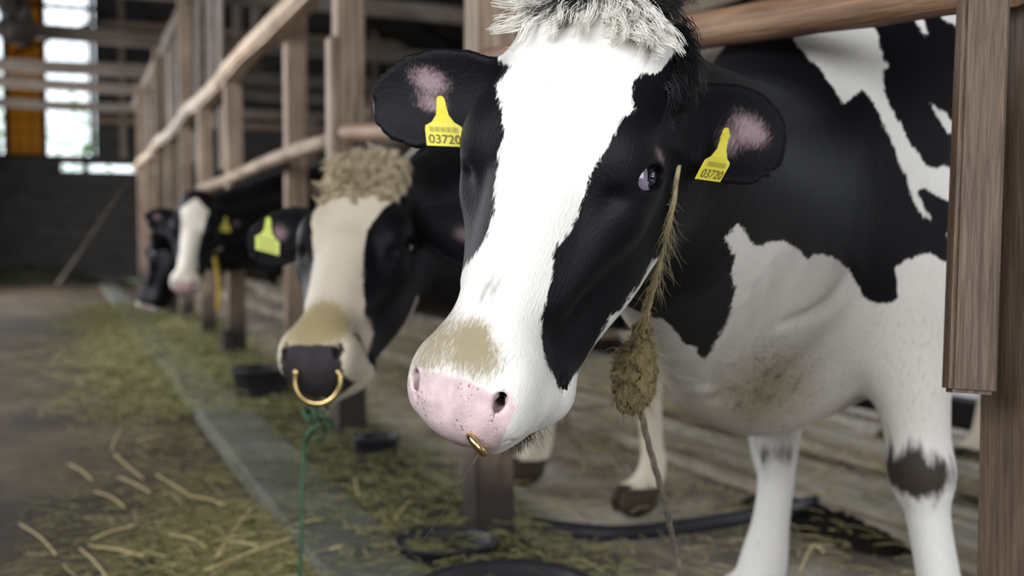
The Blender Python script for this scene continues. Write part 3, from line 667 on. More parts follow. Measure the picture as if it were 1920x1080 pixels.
def coat_material(name, cream=(.76, .735, .70), tan=(.21, .158, .07), pad=(.60, .455, .465)):
    m, t, b, L = nt(name)
    A = {}
    for a in ('sd', 'pink', 'tan', 'dirt', 'skin', 'hoof', 'warm'): A[a] = N(t, 'ShaderNodeAttribute', _attribute_name=a)
    hair = N(t, 'ShaderNodeAttribute', _attribute_name='hair')
    n1 = N(t, 'ShaderNodeTexNoise', Scale=1., Detail=4., Roughness=.6, Distortion=.4); L(hair.outputs['Vector'], n1.inputs['Vector'])
    n2 = N(t, 'ShaderNodeTexNoise', Scale=.16, Detail=3.); L(hair.outputs['Vector'], n2.inputs['Vector'])
    def ma(op, a, bb, c=None):
        n = N(t, 'ShaderNodeMath', _operation=op)
        for i, x in enumerate((a, bb, c)):
            if x is None: continue
            if isinstance(x, (int, float)): n.inputs[i].default_value = x
            else: L(x, n.inputs[i])
        return n.outputs[0]
    def mix(fac, a, bb):
        n = N(t, 'ShaderNodeMix', _data_type='RGBA'); L(fac, n.inputs[0])
        for i, x in ((6, a), (7, bb)):
            if isinstance(x, tuple): n.inputs[i].default_value = (*x, 1)
            else: L(x, n.inputs[i])
        return n.outputs[2]
    def sm(x, a, bb):
        n = N(t, 'ShaderNodeMapRange', _interpolation_type='SMOOTHSTEP'); n.inputs[1].default_value = a; n.inputs[2].default_value = bb; L(x, n.inputs[0]); return n.outputs[0]
    j = ma('MULTIPLY_ADD', n1.outputs[0], .013, ma('MULTIPLY_ADD', n2.outputs[0], .012, -.0125))
    blk = sm(ma('ADD', A['sd'].outputs['Fac'], j), -.0012, .0018)
    var = ma('MULTIPLY_ADD', n1.outputs[0], .30, .85)
    cr = N(t, 'ShaderNodeMix', _data_type='RGBA', _blend_type='MULTIPLY'); cr.inputs[0].default_value = .45; cr.inputs[6].default_value = (*cream, 1); L(n1.outputs[0], cr.inputs[7])
    cr2 = N(t, 'ShaderNodeMix', _data_type='RGBA'); cr2.inputs[0].default_value = .55; L(cr.outputs[2], cr2.inputs[6]); cr2.inputs[7].default_value = (*cream, 1)
    c = cr2.outputs[2]
    c = mix(A['warm'].outputs['Fac'], c, (.56, .42, .325))
    tf = sm(ma('ADD', A['tan'].outputs['Fac'], ma('MULTIPLY_ADD', n1.outputs[0], 1.3, -.65)), .15, .95)
    c = mix(ma('MULTIPLY', tf, .86), c, tan)
    c = mix(blk, c, (.0032, .0032, .0048))
    # speckled pink nose
    vo = N(t, 'ShaderNodeTexVoronoi', Scale=.55); L(hair.outputs['Vector'], vo.inputs['Vector'])
    g = N(t, 'ShaderNodeAttribute', _attribute_name='loc'); vo2 = N(t, 'ShaderNodeTexVoronoi', Scale=170.); L(g.outputs['Vector'], vo2.inputs['Vector'])
    nz = N(t, 'ShaderNodeTexNoise', Scale=30.); L(g.outputs['Vector'], nz.inputs['Vector'])
    spot = ma('MULTIPLY', sm(vo2.outputs['Distance'], .30, .16), sm(nz.outputs[0], .50, .62))
    nz2 = N(t, 'ShaderNodeTexNoise', Scale=55., Detail=4.); L(g.outputs['Vector'], nz2.inputs['Vector'])
    pk = mix(sm(nz2.outputs[0], .3, .75), tuple(x * .86 for x in pad), tuple(min(1, x * 1.12) for x in pad))
    pk = mix(ma('MULTIPLY', spot, .75), pk, (.10, .06, .07))
    c = mix(sm(ma('ADD', A['pink'].outputs['Fac'], ma('MULTIPLY_ADD', nz2.outputs[0], .9, -.45)), .3, .75), c, pk)
    df = sm(ma('ADD', A['dirt'].outputs['Fac'], ma('MULTIPLY_ADD', n2.outputs[0], 1.7, ma('MULTIPLY_ADD', n1.outputs[0], .3, -1.0))), .25, .85)
    c = mix(ma('MULTIPLY', df, .97), c, (.022, .0135, .007))
    c = mix(sm(ma('ADD', A['skin'].outputs['Fac'], ma('MULTIPLY_ADD', n1.outputs[0], .9, -.45)), .25, .9), c, (.25, .175, .19))
    c = mix(sm(A['hoof'].outputs['Fac'], .3, .7), c, (.045, .032, .024))
    L(c, b.inputs['Base Color'])
    bp = N(t, 'ShaderNodeBump', Strength=.35, Distance=.004); L(n1.outputs[0], bp.inputs['Height']); L(bp.outputs[0], b.inputs['Normal'])
    b.inputs['Roughness'].default_value = .5; b.inputs['Specular IOR Level'].default_value = .13
    b.inputs['Sheen Weight'].default_value = .02; b.inputs['Sheen Roughness'].default_value = .4; b.inputs['Sheen Tint'].default_value = (.75, .85, 1, 1)
    return m
def vnormals(v, q):
    n = np.zeros_like(v)
    quad_ = np.array([f[:4] if len(f) >= 4 else (*f, f[0]) for f in q])
    fn = np.cross(v[quad_[:, 2]] - v[quad_[:, 0]], v[quad_[:, 3]] - v[quad_[:, 1]])
    for i in range(4): np.add.at(n, quad_[:, i], fn)
    return n / (np.linalg.norm(n, axis=1, keepdims=True) + 1e-12)
def finish_body(root, v, q, attrs, mat, headO, headR, hs=1.):
    loc = np.array(root.location)
    me = bpy.data.meshes.new('body'); me.from_pydata((v - loc).tolist(), [], q); me.shade_smooth(); me.materials.append(mat)
    Q = (v - headO) @ headR / hs
    head = (Q[:, 1] > -.03) & (Q[:, 1] < .56) & (np.abs(Q[:, 0]) < .3) & (Q[:, 2] > -.24)
    hair = np.where(head[:, None], Q * V3(420, 85, 420), v * V3(260, 260, 55))
    loc_ = Q
    for k, x in attrs.items():
        a = me.attributes.new(k, 'FLOAT', 'POINT'); a.data.foreach_set('value', x.astype(np.float32))
    for k, x in (('hair', hair), ('loc', loc_)):
        a = me.attributes.new(k, 'FLOAT_VECTOR', 'POINT'); a.data.foreach_set('vector', x.astype(np.float32).ravel())
    o = bpy.data.objects.new('body', me); COL.objects.link(o); o.parent = root
    return o
M_IRIS = plain('dark_iris', (.006, .006, .012), .06, 0., Coat_Weight=.6)
M_SCLERA = plain('lilac_eye_white', (.22, .185, .26), .12, 0., Coat_Weight=.5)
M_LASH = plain('black_lash', (.004, .004, .005), .5)
def eyes(root, headO, headR, hs, gaze):
    for s in (1, -1):
        bm = bmesh.new(); bmesh.ops.create_uvsphere(bm, u_segments=64, v_segments=40, radius=.0243 * hs)
        g = Vector(headR @ (V3(*gaze[s]) / np.linalg.norm(gaze[s])))
        for f in bm.faces:
            f.smooth = True; f.material_index = 1 if f.calc_center_median().normalized().dot(g) > .56 else 0
        me = bpy.data.meshes.new('eye'); bm.to_mesh(me); bm.free(); me.materials.append(M_SCLERA); me.materials.append(M_IRIS)
        o = bpy.data.objects.new('eye', me); COL.objects.link(o); o.parent = root
        o.location = (headO + headR @ (EYE_C * V3(s, 1, 1)) * hs) - np.array(root.location)
        o['label'] = 'dark glossy eye'
def strands(name, roots, dirs, lengths, mat, parent, w=.0009, curl=.012, seg=7, grav=-.02, seed=0, flow=None):
    """hair as tapered three-sided strands in one mesh"""
    r = np.random.default_rng(seed); n = len(roots); V = np.zeros((n, seg + 1, 3, 3)); F = []
    ph = r.uniform(0, 6.3, (n, 2)); fq = r.uniform(3, 7, (n, 2)); cl = r.uniform(.3, 1, (n, 1)) * curl
    a = np.cross(dirs, r.normal(size=(n, 3))); a /= np.linalg.norm(a, axis=1, keepdims=True); b_ = np.cross(dirs, a)
    for i in range(seg + 1):
        t = i / seg
        c = roots + dirs * (lengths * t)[:, None] + V3(0, 0, 1) * (grav * t * t) + (0 if flow is None else flow * (t ** 1.6)) \
            + a * (cl * t * np.sin(ph[:, :1] + fq[:, :1] * t)) + b_ * (cl * t * np.cos(ph[:, 1:] + fq[:, 1:] * t))
        rad = w * (1 - .85 * t)
        for k in range(3):
            an = 2.094 * k; V[:, i, k] = c + rad * (math.cos(an) * a + math.sin(an) * b_)
    base = np.arange(n)[:, None] * (seg + 1) * 3
    for i in range(seg):
        for k in range(3):
            F.append(np.concatenate([base + i*3+k, base + i*3+(k+1) % 3, base + (i+1)*3+(k+1) % 3, base + (i+1)*3+k], 1))
    F = np.concatenate(F).tolist()
    loc = np.array(parent.location)
    me = bpy.data.meshes.new(name); me.from_pydata((V.reshape(-1, 3) - loc).tolist(), [], F); me.shade_smooth(); me.materials.append(mat)
    o = bpy.data.objects.new(name, me); COL.objects.link(o); o.parent = parent; o['kind'] = 'stuff'; return o
m, t, b, L = nt('white_hair'); b.inputs['Base Color'].default_value = (.96, .93, .86, 1); b.inputs['Roughness'].default_value = .6
tr = N(t, 'ShaderNodeBsdfTranslucent'); tr.inputs[0].default_value = (.96, .93, .86, 1); ms = N(t, 'ShaderNodeMixShader'); ms.inputs[0].default_value = .12
L(b.outputs[0], ms.inputs[1]); L(tr.outputs[0], ms.inputs[2]); L(ms.outputs[0], t.nodes['Material Output'].inputs[0]); M_HAIRW = m
M_HAIRB = plain('black_hair', (.006, .006, .008), .45); M_HAIRC = plain('cream_hair', (.66, .55, .38), .55)
def ear_tag(root, top, X, Y, mat, number=None, lines=0):
    """notched plastic ear tag: top = pin point, X = half-width vector, Y = vector down its length (world)"""
    top = np.array(top); X = np.array(X); Y = np.array(Y); Nn = np.cross(X, Y); Nn /= np.linalg.norm(Nn)
    if Nn @ (CAM - top) < 0: Nn = -Nn
    loc = np.array(root.location)
    out = [(-.22, -.02), (-.10, -.08), (.10, -.08), (.22, -.02), (.27, .18), (.34, .36), (.62, .52), (.98, .60), (1.02, .66), (1.0, 1.0), (-1.0, 1.0), (-1.02, .66), (-.98, .60), (-.62, .52), (-.34, .36), (-.27, .18)]
    bend = lambda y: .006 * math.sin(y * 2.6)
    pts = [top + a * X + b_ * Y + Nn * bend(b_) for a, b_ in out]; n = len(pts)
    V = [p + Nn * .0012 - loc for p in pts] + [p - Nn * .0012 - loc for p in pts]
    tg = mesh('ear_tag', V, [tuple(range(n)), tuple(range(n, 2*n))[::-1]] + [(i, (i+1) % n, n+(i+1) % n, n+i) for i in range(n)], mat)
    bm = bmesh.new(); bm.from_mesh(tg.data); bmesh.ops.recalc_face_normals(bm, faces=bm.faces); bmesh.ops.triangulate(bm, faces=bm.faces); bm.to_mesh(tg.data); bm.free()
    tg.parent = root; tg['label'] = 'yellow plastic ear tag'
    def flat(a, b_): return top + a * X + b_ * Y + Nn * (bend(b_) + .0018) - loc
    # pin head
    g = Geo(); c = top + .10 * Y + Nn * .004 - loc
    ring = [c + .0055 * (math.cos(a) * X / np.linalg.norm(X) + math.sin(a) * Y / np.linalg.norm(Y)) for a in np.arange(12) * math.pi / 6]
    g.add(ring + [p - Nn * .004 for p in ring], [tuple(range(12))] + [(i, (i+1) % 12, 12+(i+1) % 12, 12+i) for i in range(12)])
    pn = g.build('tag_pin', mat, None, False); pn.parent = tg
    if number:
        cu = bpy.data.curves.new('digits', 'FONT'); cu.body = number; cu.size = 1; cu.align_x = 'CENTER'
        tmp = bpy.data.objects.new('digits', cu); COL.objects.link(tmp)
        me = bpy.data.meshes.new_from_object(tmp.evaluated_get(bpy.context.evaluated_depsgraph_get())); bpy.data.objects.remove(tmp); bpy.data.curves.remove(cu)
        co = np.array([p.co[:] for p in me.vertices]); x0, x1 = co[:, 0].min(), co[:, 0].max(); y1 = co[:, 1].max()
        for p, (x, y, z) in zip(me.vertices, co):
            p.co = flat(-.86 + 1.72 * (x - x0) / (x1 - x0), .95 - .17 * y / y1)
        o = link('tag_number', me, M_INK); o.parent = tg
        g = Geo()
        for i in range(15):
            a = -.74 + i * .104; w_ = .03 if i % 3 else .055
            q_ = [flat(a, .62), flat(a + w_, .62), flat(a + w_, .72), flat(a, .72)]; g.add(q_, [(0, 1, 2, 3)])
        o = g.build('tag_print', M_INK2, None, False); o.parent = tg; o['kind'] = 'stuff'
    for k in range(lines):
        g = Geo(); b0 = .60 + k * .14
        q_ = [flat(-.7, b0), flat(.7, b0), flat(.7, b0 + .05), flat(-.7, b0 + .05)]; g.add(q_, [(0, 1, 2, 3)])
        o = g.build('tag_print', M_INK2, None, False); o.parent = tg
    return tg
M_TAG = plain('yellow_tag_plastic', (.60, .53, .05), .45); M_TAGG = plain('lime_tag_plastic', (.55, .62, .07), .45)
M_INK = plain('tag_ink', (.10, .085, .02), .6); M_INK2 = plain('faded_tag_ink', (.30, .26, .05), .6)
def ring_geo(c, ax, ay, r, rr, a0=0., a1=2*math.pi, n=28):
    P = [np.array(c) + r * (math.cos(a) * np.array(ax) + math.sin(a) * np.array(ay)) for a in np.linspace(a0, a1, n)]
    return tube_geo(P, rr, 10)
# ---------- the nearest cow ----------
hero = empty('cow', (1.42, 1.70, 0)); tag(hero, 'nearest black and white cow with broad white blaze leaning out beside the post', 'cow', 'cows in the stall row')
HF = hero_field()
v, q = cow_mesh(HF, V3(.2, .75, -.02), V3(3.4, 2.25, 1.5), .0071, (HO, HR), 2)
nr = vnormals(v, q); Q = (v - HO) @ HR; nh = nr @ HR
HP = HERO_POLY
e1, e2 = V3(.8894, -.12184, -.44058), V3(0, .96382, -.26654); DH = V3(.45712, .23706, .85723)
ab = np.stack([Q @ e1, Q @ e2], 1)
sd_h = np.maximum(poly_sd(ab, HP['black_l']), poly_sd(ab, HP['black_r']))
hid = nh @ DH < -.08
sd_hid = np.minimum(np.minimum(np.abs(Q[:, 0]) - .035, .36 - Q[:, 1]), Q[:, 2] + .165)
sd_h = np.where(hid, np.where(Q[:, 0] > 0, sd_h, sd_hid), sd_h)
earm = (np.abs(Q[:, 0]) > .117) & (Q[:, 1] < .23) & (Q[:, 2] > -.26)
bp_ = np.stack([v @ V3(.73, -.68, 0) / math.hypot(.73, .68), v[:, 2]], 1)
sd_b = poly_sd(bp_, HP['main'])
for k in ('w1', 'w2', 'w3', 'w4', 'w5', 'w6'): sd_b = np.minimum(sd_b, -poly_sd(bp_, HP[k]))
far = (v[:, 0] > 2.1) | ((nr @ V3(-.68, -.73, 0) < -.25) & (v[:, 1] > 1.75))
sd_b = np.where(far, np.where(v[:, 2] < .62, -.05, blobs(v, 3) + .05), sd_b)
headm = (Q[:, 1] > -.02) & (Q[:, 1] < .56) & (np.abs(Q[:, 0]) < .125) & (Q[:, 2] > -.225) & (v[:, 0] < .82)
sd = np.where(earm, .05, np.where(headm, sd_h, sd_b))
pad = poly_sd(ab, HP['pad']); ps = poly_sd(ab, HP['padside'])
vis = nh @ DH > -.2
pink = np.where(headm & (Q[:, 1] > .40), np.maximum(sstep(pad, -.009, .008), sstep(ps, -.003, .003)), 0)
pink = np.where(headm & ~vis & (Q[:, 1] > .455) & (np.abs(Q[:, 0]) < .05), 1, pink)
tanw = sstep(poly_sd(ab, HP['tan']), -.022, .018) * headm * (.45 + .75 * gauss(Q, (.012, .415, 0), (.035, .035, .05))) + headm * .55 * sstep(Q[:, 1], .30, .42) * sstep(-Q[:, 0], .01, .05) \
     + .45 * gauss(Q, (.045, .43, -.10), (.03, .03, .02)) + .55 * sstep(poly_sd(bp_, HP['dirt_br']), -.10, .04) * (v[:, 0] > .9) + .26 * (~headm) * sstep(-v[:, 2], -.9, -.65) * sstep(v[:, 2], .40, .55) * (v[:, 0] < 1.6)
dirt = gauss(v, at(1712, 892, 1.82), (.075, .09, .05)) * .95 + .5 * gauss(v, at(1690, 905, 1.80), (.05, .08, .03)) + gauss(v, at(1455, 850, 2.3), (.05, .08, .035)) * .7 + \
     sstep(poly_sd(bp_, HP['dirt_br']), -.10, .05) * .30 * (v[:, 0] > .9) + .6 * sstep(-v[:, 2], -.12, -.05) \
     + headm * .42 * gauss(Q, (.012, .355, .0), (.014, .03, .03))
Qa = Q * [0, 1, 1] + np.abs(Q) * [1, 0, 0]; dirt = dirt + 2.2 * gauss(Qa, (.044, .450, -.026), (.012, .018, .012))  # last term paints shade into the nostril recess, on top of the real dirt
skin = gauss(Q, (-.208, .098, -.06), (.030, .016, .06)) * .9 + gauss(Q, (-.20, .125, -.06), (.026, .012, .06)) * .7 + gauss(Q, (.168, .055, -.16), (.022, .020, .06)) * .9 + gauss(Q, (.150, .085, -.15), (.014, .020, .06)) * .6
fro = (nh[:, 2] > -.1) & earm; skin = skin * fro
ir = np.linalg.norm((Q * V3(np.sign(1), 1, 1) - EYE_C), axis=1)
hoofm = sstep(-v[:, 2], -.085, -.07)
skin = skin + .85 * np.maximum(gauss(Q, (.108, .158, -.045), (.02, .009, .022)), gauss(Q * V3(-1, 1, 1), (.108, .158, -.045), (.02, .009, .022)))
finish_body(hero, v, q, dict(sd=sd, pink=pink, tan=tanw, dirt=dirt, skin=skin, hoof=hoofm, warm=.42 * (~headm) * (.35 + .65 * sstep(v[:, 1], 1.48, 1.62)) * sstep(-v[:, 2], -.98, -.75) * sstep(v[:, 2], .36, .52) * sstep(-v[:, 0], -1.75, -1.40)), coat_material('black_and_white_coat'), HO, HR)
eyes(hero, HO, HR, 1., {1: (.84, -.38, -.22), -1: (-.75, .05, .65)})
def on_head(n, Ls, Us, field, O, R_, hs, seed, Fz=.02):
    r = np.random.default_rng(seed)
    p = np.stack([r.uniform(*Ls, n), r.uniform(*Us, n), np.full(n, Fz)], 1)
    P = O + (p * hs) @ R_.T
    P = settle(field, P, 10, cap=.02 * hs)
    return P, p
def grads(field, P, e=.001):
    g = np.stack([field(P + e * a) - field(P - e * a) for a in np.eye(3)], 1); return g / (np.linalg.norm(g, axis=1, keepdims=True) + 1e-9)
def locks(name, guides, gd, gl, flow, mat, parent, per=26, spread=.006, curl=.01, seed=0, w=.0007):
    """hair gathered in locks: the strands of a lock share its curl and meet at the tip"""
    r = np.random.default_rng(seed); n = len(guides); seg = 8; V = []; F = []
    for i in range(n):
        a = np.cross(gd[i], r.normal(size=3)); a /= np.linalg.norm(a); b_ = np.cross(gd[i], a); ph = r.uniform(0, 6.3); fq = r.uniform(3, 6); cu = r.uniform(.4, 1.2) * curl
        for s_ in range(per):
            o_ = r.normal(size=2) * spread; L_ = gl[i] * r.uniform(.75, 1.1); pp = ph + r.normal() * .25; m0 = len(V)
            for k in range(seg + 1):
                t = k / seg
                c = guides[i] + (a * o_[0] + b_ * o_[1]) * (1 - .72 * t) + gd[i] * L_ * t + flow[i] * t ** 1.7 + a * cu * t * math.sin(pp + fq * t) + b_ * cu * t * math.cos(pp + fq * t)
                rad = w * (1 - .8 * t)
                for q_ in range(3): V.append(c + rad * (math.cos(2.094*q_) * a + math.sin(2.094*q_) * b_))
            for k in range(seg):
                for q_ in range(3): F.append((m0+k*3+q_, m0+k*3+(q_+1) % 3, m0+(k+1)*3+(q_+1) % 3, m0+(k+1)*3+q_))
    V = np.array(V) - np.array(parent.location)
    me = bpy.data.meshes.new(name); me.from_pydata(V.tolist(), [], F); me.shade_smooth(); me.materials.append(mat)
    o = bpy.data.objects.new(name, me); COL.objects.link(o); o.parent = parent; o['kind'] = 'stuff'; return o
P, p = on_head(150, (-.075, .10), (-.045, .038), HF, HO, HR, 1, 5)
g = grads(HF, P); Ld, Ud, Fd = HR.T
lean = np.clip(p[:, :1] / .09, -.6, 1.3)
d = g * .55 + Ld * lean * .7 + Ud * (.55 - 12 * np.clip(-p[:, 1:2], 0, .05)) + RNG.normal(size=P.shape) * .16; d /= np.linalg.norm(d, axis=1, keepdims=True)
ln = RNG.uniform(.03, .055, len(P)) * (1 - 9 * np.clip(p[:, 1] - .0, 0, .1))
fl = Ud * .018 + Ld * lean * .012 + RNG.normal(size=P.shape) * .004
black = (p[:, 0] > -.035) & (p[:, 0] < .015) & (p[:, 1] < .008) | (p[:, 0] > .07) & (p[:, 1] < -.005)
locks('forelock', P[~black], d[~black], ln[~black], fl[~black], M_HAIRW, hero, 18, .006, .010, 1, .0009)['label'] = 'tousled white forelock'
locks('forelock', P[black], d[black], ln[black], fl[black], M_HAIRB, hero, 22, .006, .010, 2)['label'] = 'black hair amid the white forelock'
P, p = on_head(46, (.085, .112), (-.01, .085), HF, HO, HR, 1, 25, -.05)
g = grads(HF, P); d = g * .5 + Ud * .75 + Ld * .25 + RNG.normal(size=P.shape) * .15; d /= np.linalg.norm(d, axis=1, keepdims=True)
locks('ear_hair', P, d, RNG.uniform(.03, .05, len(P)), Ud * .012 + RNG.normal(size=P.shape) * .004, M_HAIRB, hero, 18, .006, .008, 6)['label'] = 'long black hair by the ear'
# chin bristles
P, p = on_head(160, (-.02, .05), (.455, .49), HF, HO, HR, 1, 8, -.125)
d = grads(HF, P) + RNG.normal(size=P.shape) * .25; d /= np.linalg.norm(d, axis=1, keepdims=True)
strands('chin_bristles', P, d, RNG.uniform(.008, .022, len(P)), M_HAIRB, hero, .00035, .003, 4, -.002, 3)
# ear tags
def px_vec(dx, dy, dz, Z): return rt * dx * Z / CF - up * dy * Z / CF + fw * dz
ear_tag(hero, at(826, 187, 1.262), px_vec(34, 1, .002, 1.26), px_vec(10, 92, -.012, 1.26), M_TAG, '03720')
ear_tag(hero, at(1361, 247, 1.205), px_vec(26, 1, .012, 1.2), px_vec(-40, 92, -.005, 1.2), M_TAG, '03720')
# nose ring
h = lambda l, u, f_: HO + HR @ V3(l, u, f_)
rp = settle(HF, np.array([at(893, 838, 1.10)]), 12, cap=.05)[0]
d1 = px_vec(28, 36, .0, 1.); d1 /= np.linalg.norm(d1); V, F = ring_geo(rp - fw * .002 - np.array(hero.location), d1, fw, .0125, .0042)
o = mesh('nose_ring', V, F, M_BRASS, None, True); o.parent = hero; o['label'] = 'brass nose ring'
# ---------- the other cows ----------
def interp_sd(L, U, us, ws): return L - np.interp(U, us, ws)
def add_cow(label, o, hO, hRm, hs, head_sd, h, seed, cream=(.78, .72, .62), pad=(.035, .030, .034), tan_amt=.5, ears=None, rounds=1, neck=None, cut=2.2, fl=0., fr=0., gaze=None, white_low=.55, bias=.05, wf=.17):
    root = empty('cow', tuple(o)); tag(root, label, 'cow', 'cows in the stall row')
    fwd, lat = V3(-1, 0, 0), V3(0, -1, 0)
    fore, hind = std_legs(o, fwd, lat, 1., fl, fr, 0., 0., wf)
    ears = ears or [(1, (.097, .09, -.075), (.9, .1, -.4), (.1, .4, .9), .19, .125), (-1, (-.097, .09, -.075), (-.95, .2, -.2), (.1, .45, .85), .19, .125)]
    f = cow_field(o, fwd, lat, hRm, hO, fore, hind, neck, ears, 1., None, hs)
    for ch in fore + hind: hoof(f, ch[-1][0], fwd, lat)
    lo = np.minimum(np.array([o[0] - .6, o[1] - .5, -.03]), hO + hRm @ V3(0, .25, -.05) * hs - .36 * hs)
    hi = np.maximum(np.array([o[0] + 1.9, o[1] + .5, 1.52]), hO + hRm @ V3(0, .25, -.05) * hs + .36 * hs); lo[2] = -.03
    v, q = cow_mesh(f, lo, hi, h, (hO, hRm), rounds, hs, 5)
    Q = (v - hO) @ hRm / hs
    ear = (np.abs(Q[:, 0]) > .117) & (Q[:, 1] < .24) & (Q[:, 2] > -.28)
    head = (Q[:, 1] > -.02) & (Q[:, 1] < .56) & (np.abs(Q[:, 0]) < .125) & (Q[:, 2] > -.225) & (v[:, 0] < o[0] - .35)
    body = np.where(v[:, 2] < white_low, white_low - .6 - v[:, 2] * .02, blobs(v - np.array(o), seed) + bias)
    body = np.where(v[:, 0] < o[0] - .2, np.maximum(body, .03), body)
    sd = np.where(ear, .05, np.where(head, head_sd(Q), body))
    pink = head * sstep(Q[:, 1] - .455 + .35 * np.clip(-.02 - Q[:, 2], -.1, .06), -.004, .006) * (np.abs(Q[:, 0]) < .058) * (Q[:, 2] > -.098)
    tanw = head * tan_amt * (gauss(Q, (0, .42, 0), (.06, .05, .05)) * 1.4 + .3 * sstep(-Q[:, 1], -.16, -.02))
    dirt = gauss(v[:, 2:], (.42,), (.05,)) * .5 * (v[:, 0] < o[0] + .3) + .5 * sstep(-v[:, 2], -.12, -.05)
    skin = ear * np.maximum(gauss(Q * V3(-1, 1, 1), (.205, .10, -.09), (.03, .02, .08)), gauss(Q, (.19, .09, -.15), (.03, .02, .08))) * .8
    finish_body(root, v, q, dict(sd=sd, pink=pink, tan=tanw, dirt=dirt, skin=skin, hoof=sstep(-v[:, 2], -.085, -.07)), coat_material('coat_of_cow', cream, (.30, .23, .10), pad), hO, hRm, hs)
    eyes(root, hO, hRm, hs, gaze or {1: (.85, .0, .5), -1: (-.85, .0, .5)})
    return root, f
def near_surface(f, p, out=.008):
    p = settle(f, np.array([p]), 12, cap=.05)[0]; d = CAM - p; return p + d / np.linalg.norm(d) * out
# second cow: broad cream blaze, curly poll, dark nose, brass ring
R2 = np.array([[.8171, -.383, -.4308], [-.5762, -.5651, -.5904], [.0173, -.7307, .6825]]); S2 = 1.15; O2 = CAM + S2 * (V3(.5708, 2.1166, .9737) - CAM)
def sd2(Q):
    U = Q[:, 1]
    r = np.minimum(interp_sd(Q[:, 0], U, [0, .06, .11, .19, .26, .33, .40], [.075, .085, .070, .040, .046, .058, .064]), .425 - U)
    l = np.minimum(interp_sd(-Q[:, 0], U, [0, .06, .11, .19, .26, .33, .40], [.085, .095, .088, .070, .060, .052, .055]), .37 - U)
    return np.minimum(np.maximum(r, l), np.where(U > .2, Q[:, 2] + .17, .1))
cow2, F2 = add_cow('cow with curly cream poll and brass nose ring, second in the row', (1.56, 3.06, 0), O2, R2, S2, sd2, .011, 11, (.68, .60, .48), tan_amt=1.3, fl=-.09, fr=.06, bias=.22, wf=.25)
P, p = on_head(260, (-.085, .085), (-.035, .10), F2, O2, R2, S2, 15)
g = grads(F2, P); Ld, Ud, Fd = R2.T
d = g * .5 + Ud * .5 + Ld * np.clip(p[:, :1] / .08, -1, 1) * .5 + RNG.normal(size=P.shape) * .25; d /= np.linalg.norm(d, axis=1, keepdims=True)
locks('forelock', P, d, RNG.uniform(.02, .05, len(P)) * (1 - 6 * np.clip(p[:, 1] - .02, 0, .1)), Ud * .012 + RNG.normal(size=P.shape) * .004, M_HAIRC, cow2, 18, .008, .014, 4, .0011)['label'] = 'curly cream hair on the poll'
tp = near_surface(F2, at(503, 412, 2.55)); zt = (tp - CAM) @ fw
ear_tag(cow2, tp, px_vec(22, 6, .0, zt), px_vec(0, 62, -.01, zt), M_TAGG, None, 3)
tp = near_surface(F2, at(846, 412, 2.6)); zt = (tp - CAM) @ fw
ear_tag(cow2, tp, px_vec(17, 3, .01, zt), px_vec(-8, 50, .0, zt), M_TAG, None, 2)
c2 = O2 + R2 @ V3(0, .495, -.055) * S2; zr = (c2 - CAM) @ fw
rc = at(595, 714, zr - .035)
V, F = ring_geo(rc - np.array(cow2.location), rt, up, 42 * zr / CF, .0058, math.radians(150), math.radians(390), 30)
o = mesh('nose_ring', V, F, M_BRASS, None, True); o.parent = cow2; o['label'] = 'large brass nose ring'
# third cow: black head with a white blaze
R3 = np.array([[.9483, -.1857, -.2572], [-.3055, -.3162, -.8982], [-.0854, -.9304, .3566]]); S3 = 1.1; O3 = CAM + S3 * (V3(.6198, 5.623, 1.0476) - CAM)
def sd3(Q):
    w_ = np.interp(Q[:, 1], [0, .04, .08, .2, .3, .38], [-.03, .02, .07, .052, .042, .05])
    return np.minimum(np.minimum(np.abs(Q[:, 0]) - w_, .41 - Q[:, 1]), Q[:, 2] + .2)
cow3, F3 = add_cow('black-headed cow with white blaze and pink nose among far posts', (1.62, 6.75, 0), O3, R3, S3, sd3, .0142, 21, pad=(.55, .36, .38), tan_amt=.3)
tp = near_surface(F3, at(428, 412, 6.0)); zt = (tp - CAM) @ fw
ear_tag(cow3, tp, px_vec(9, 1, .0, zt), px_vec(0, 26, 0, zt), M_TAG)
# fourth cow: black head in profile, nose down
Ld4 = -fw * .93 - rt * .36; Ud4 = -rt * .30 - up * .95; Ld4 -= Ud4 * (Ld4 @ Ud4); Ld4 /= np.linalg.norm(Ld4); Ud4 /= np.linalg.norm(Ud4)
Fd4 = -np.cross(Ld4, Ud4)
R4 = np.stack([Ld4, Ud4, Fd4], 1); S4 = 1.15; O4 = at(312, 418, 7.0)
cow4, F4 = add_cow('all-black cow head in profile, nose lowered towards the feed', (1.62, 7.95, 0), O4, R4, S4, lambda Q: np.minimum(.47 - Q[:, 1], .04), .017, 31, pad=(.45, .30, .33), tan_amt=.1)
# fifth cow stands back behind the second
Ld5 = V3(0, -1, 0); Ud5 = V3(-.75, 0, -.66); Fd5 = np.cross(Ld5, Ud5); Fd5 = Fd5 if Fd5[2] > 0 else -Fd5
cow5, F5 = add_cow('cow standing back in its stall, seen only between posts behind second cow', (2.3, 5.05, 0), V3(1.62, 5.0, 1.28), np.stack([Ld5, Ud5, Fd5], 1), 1.05, lambda Q: np.abs(Q[:, 0]) - .03, .02, 45, bias=.0)
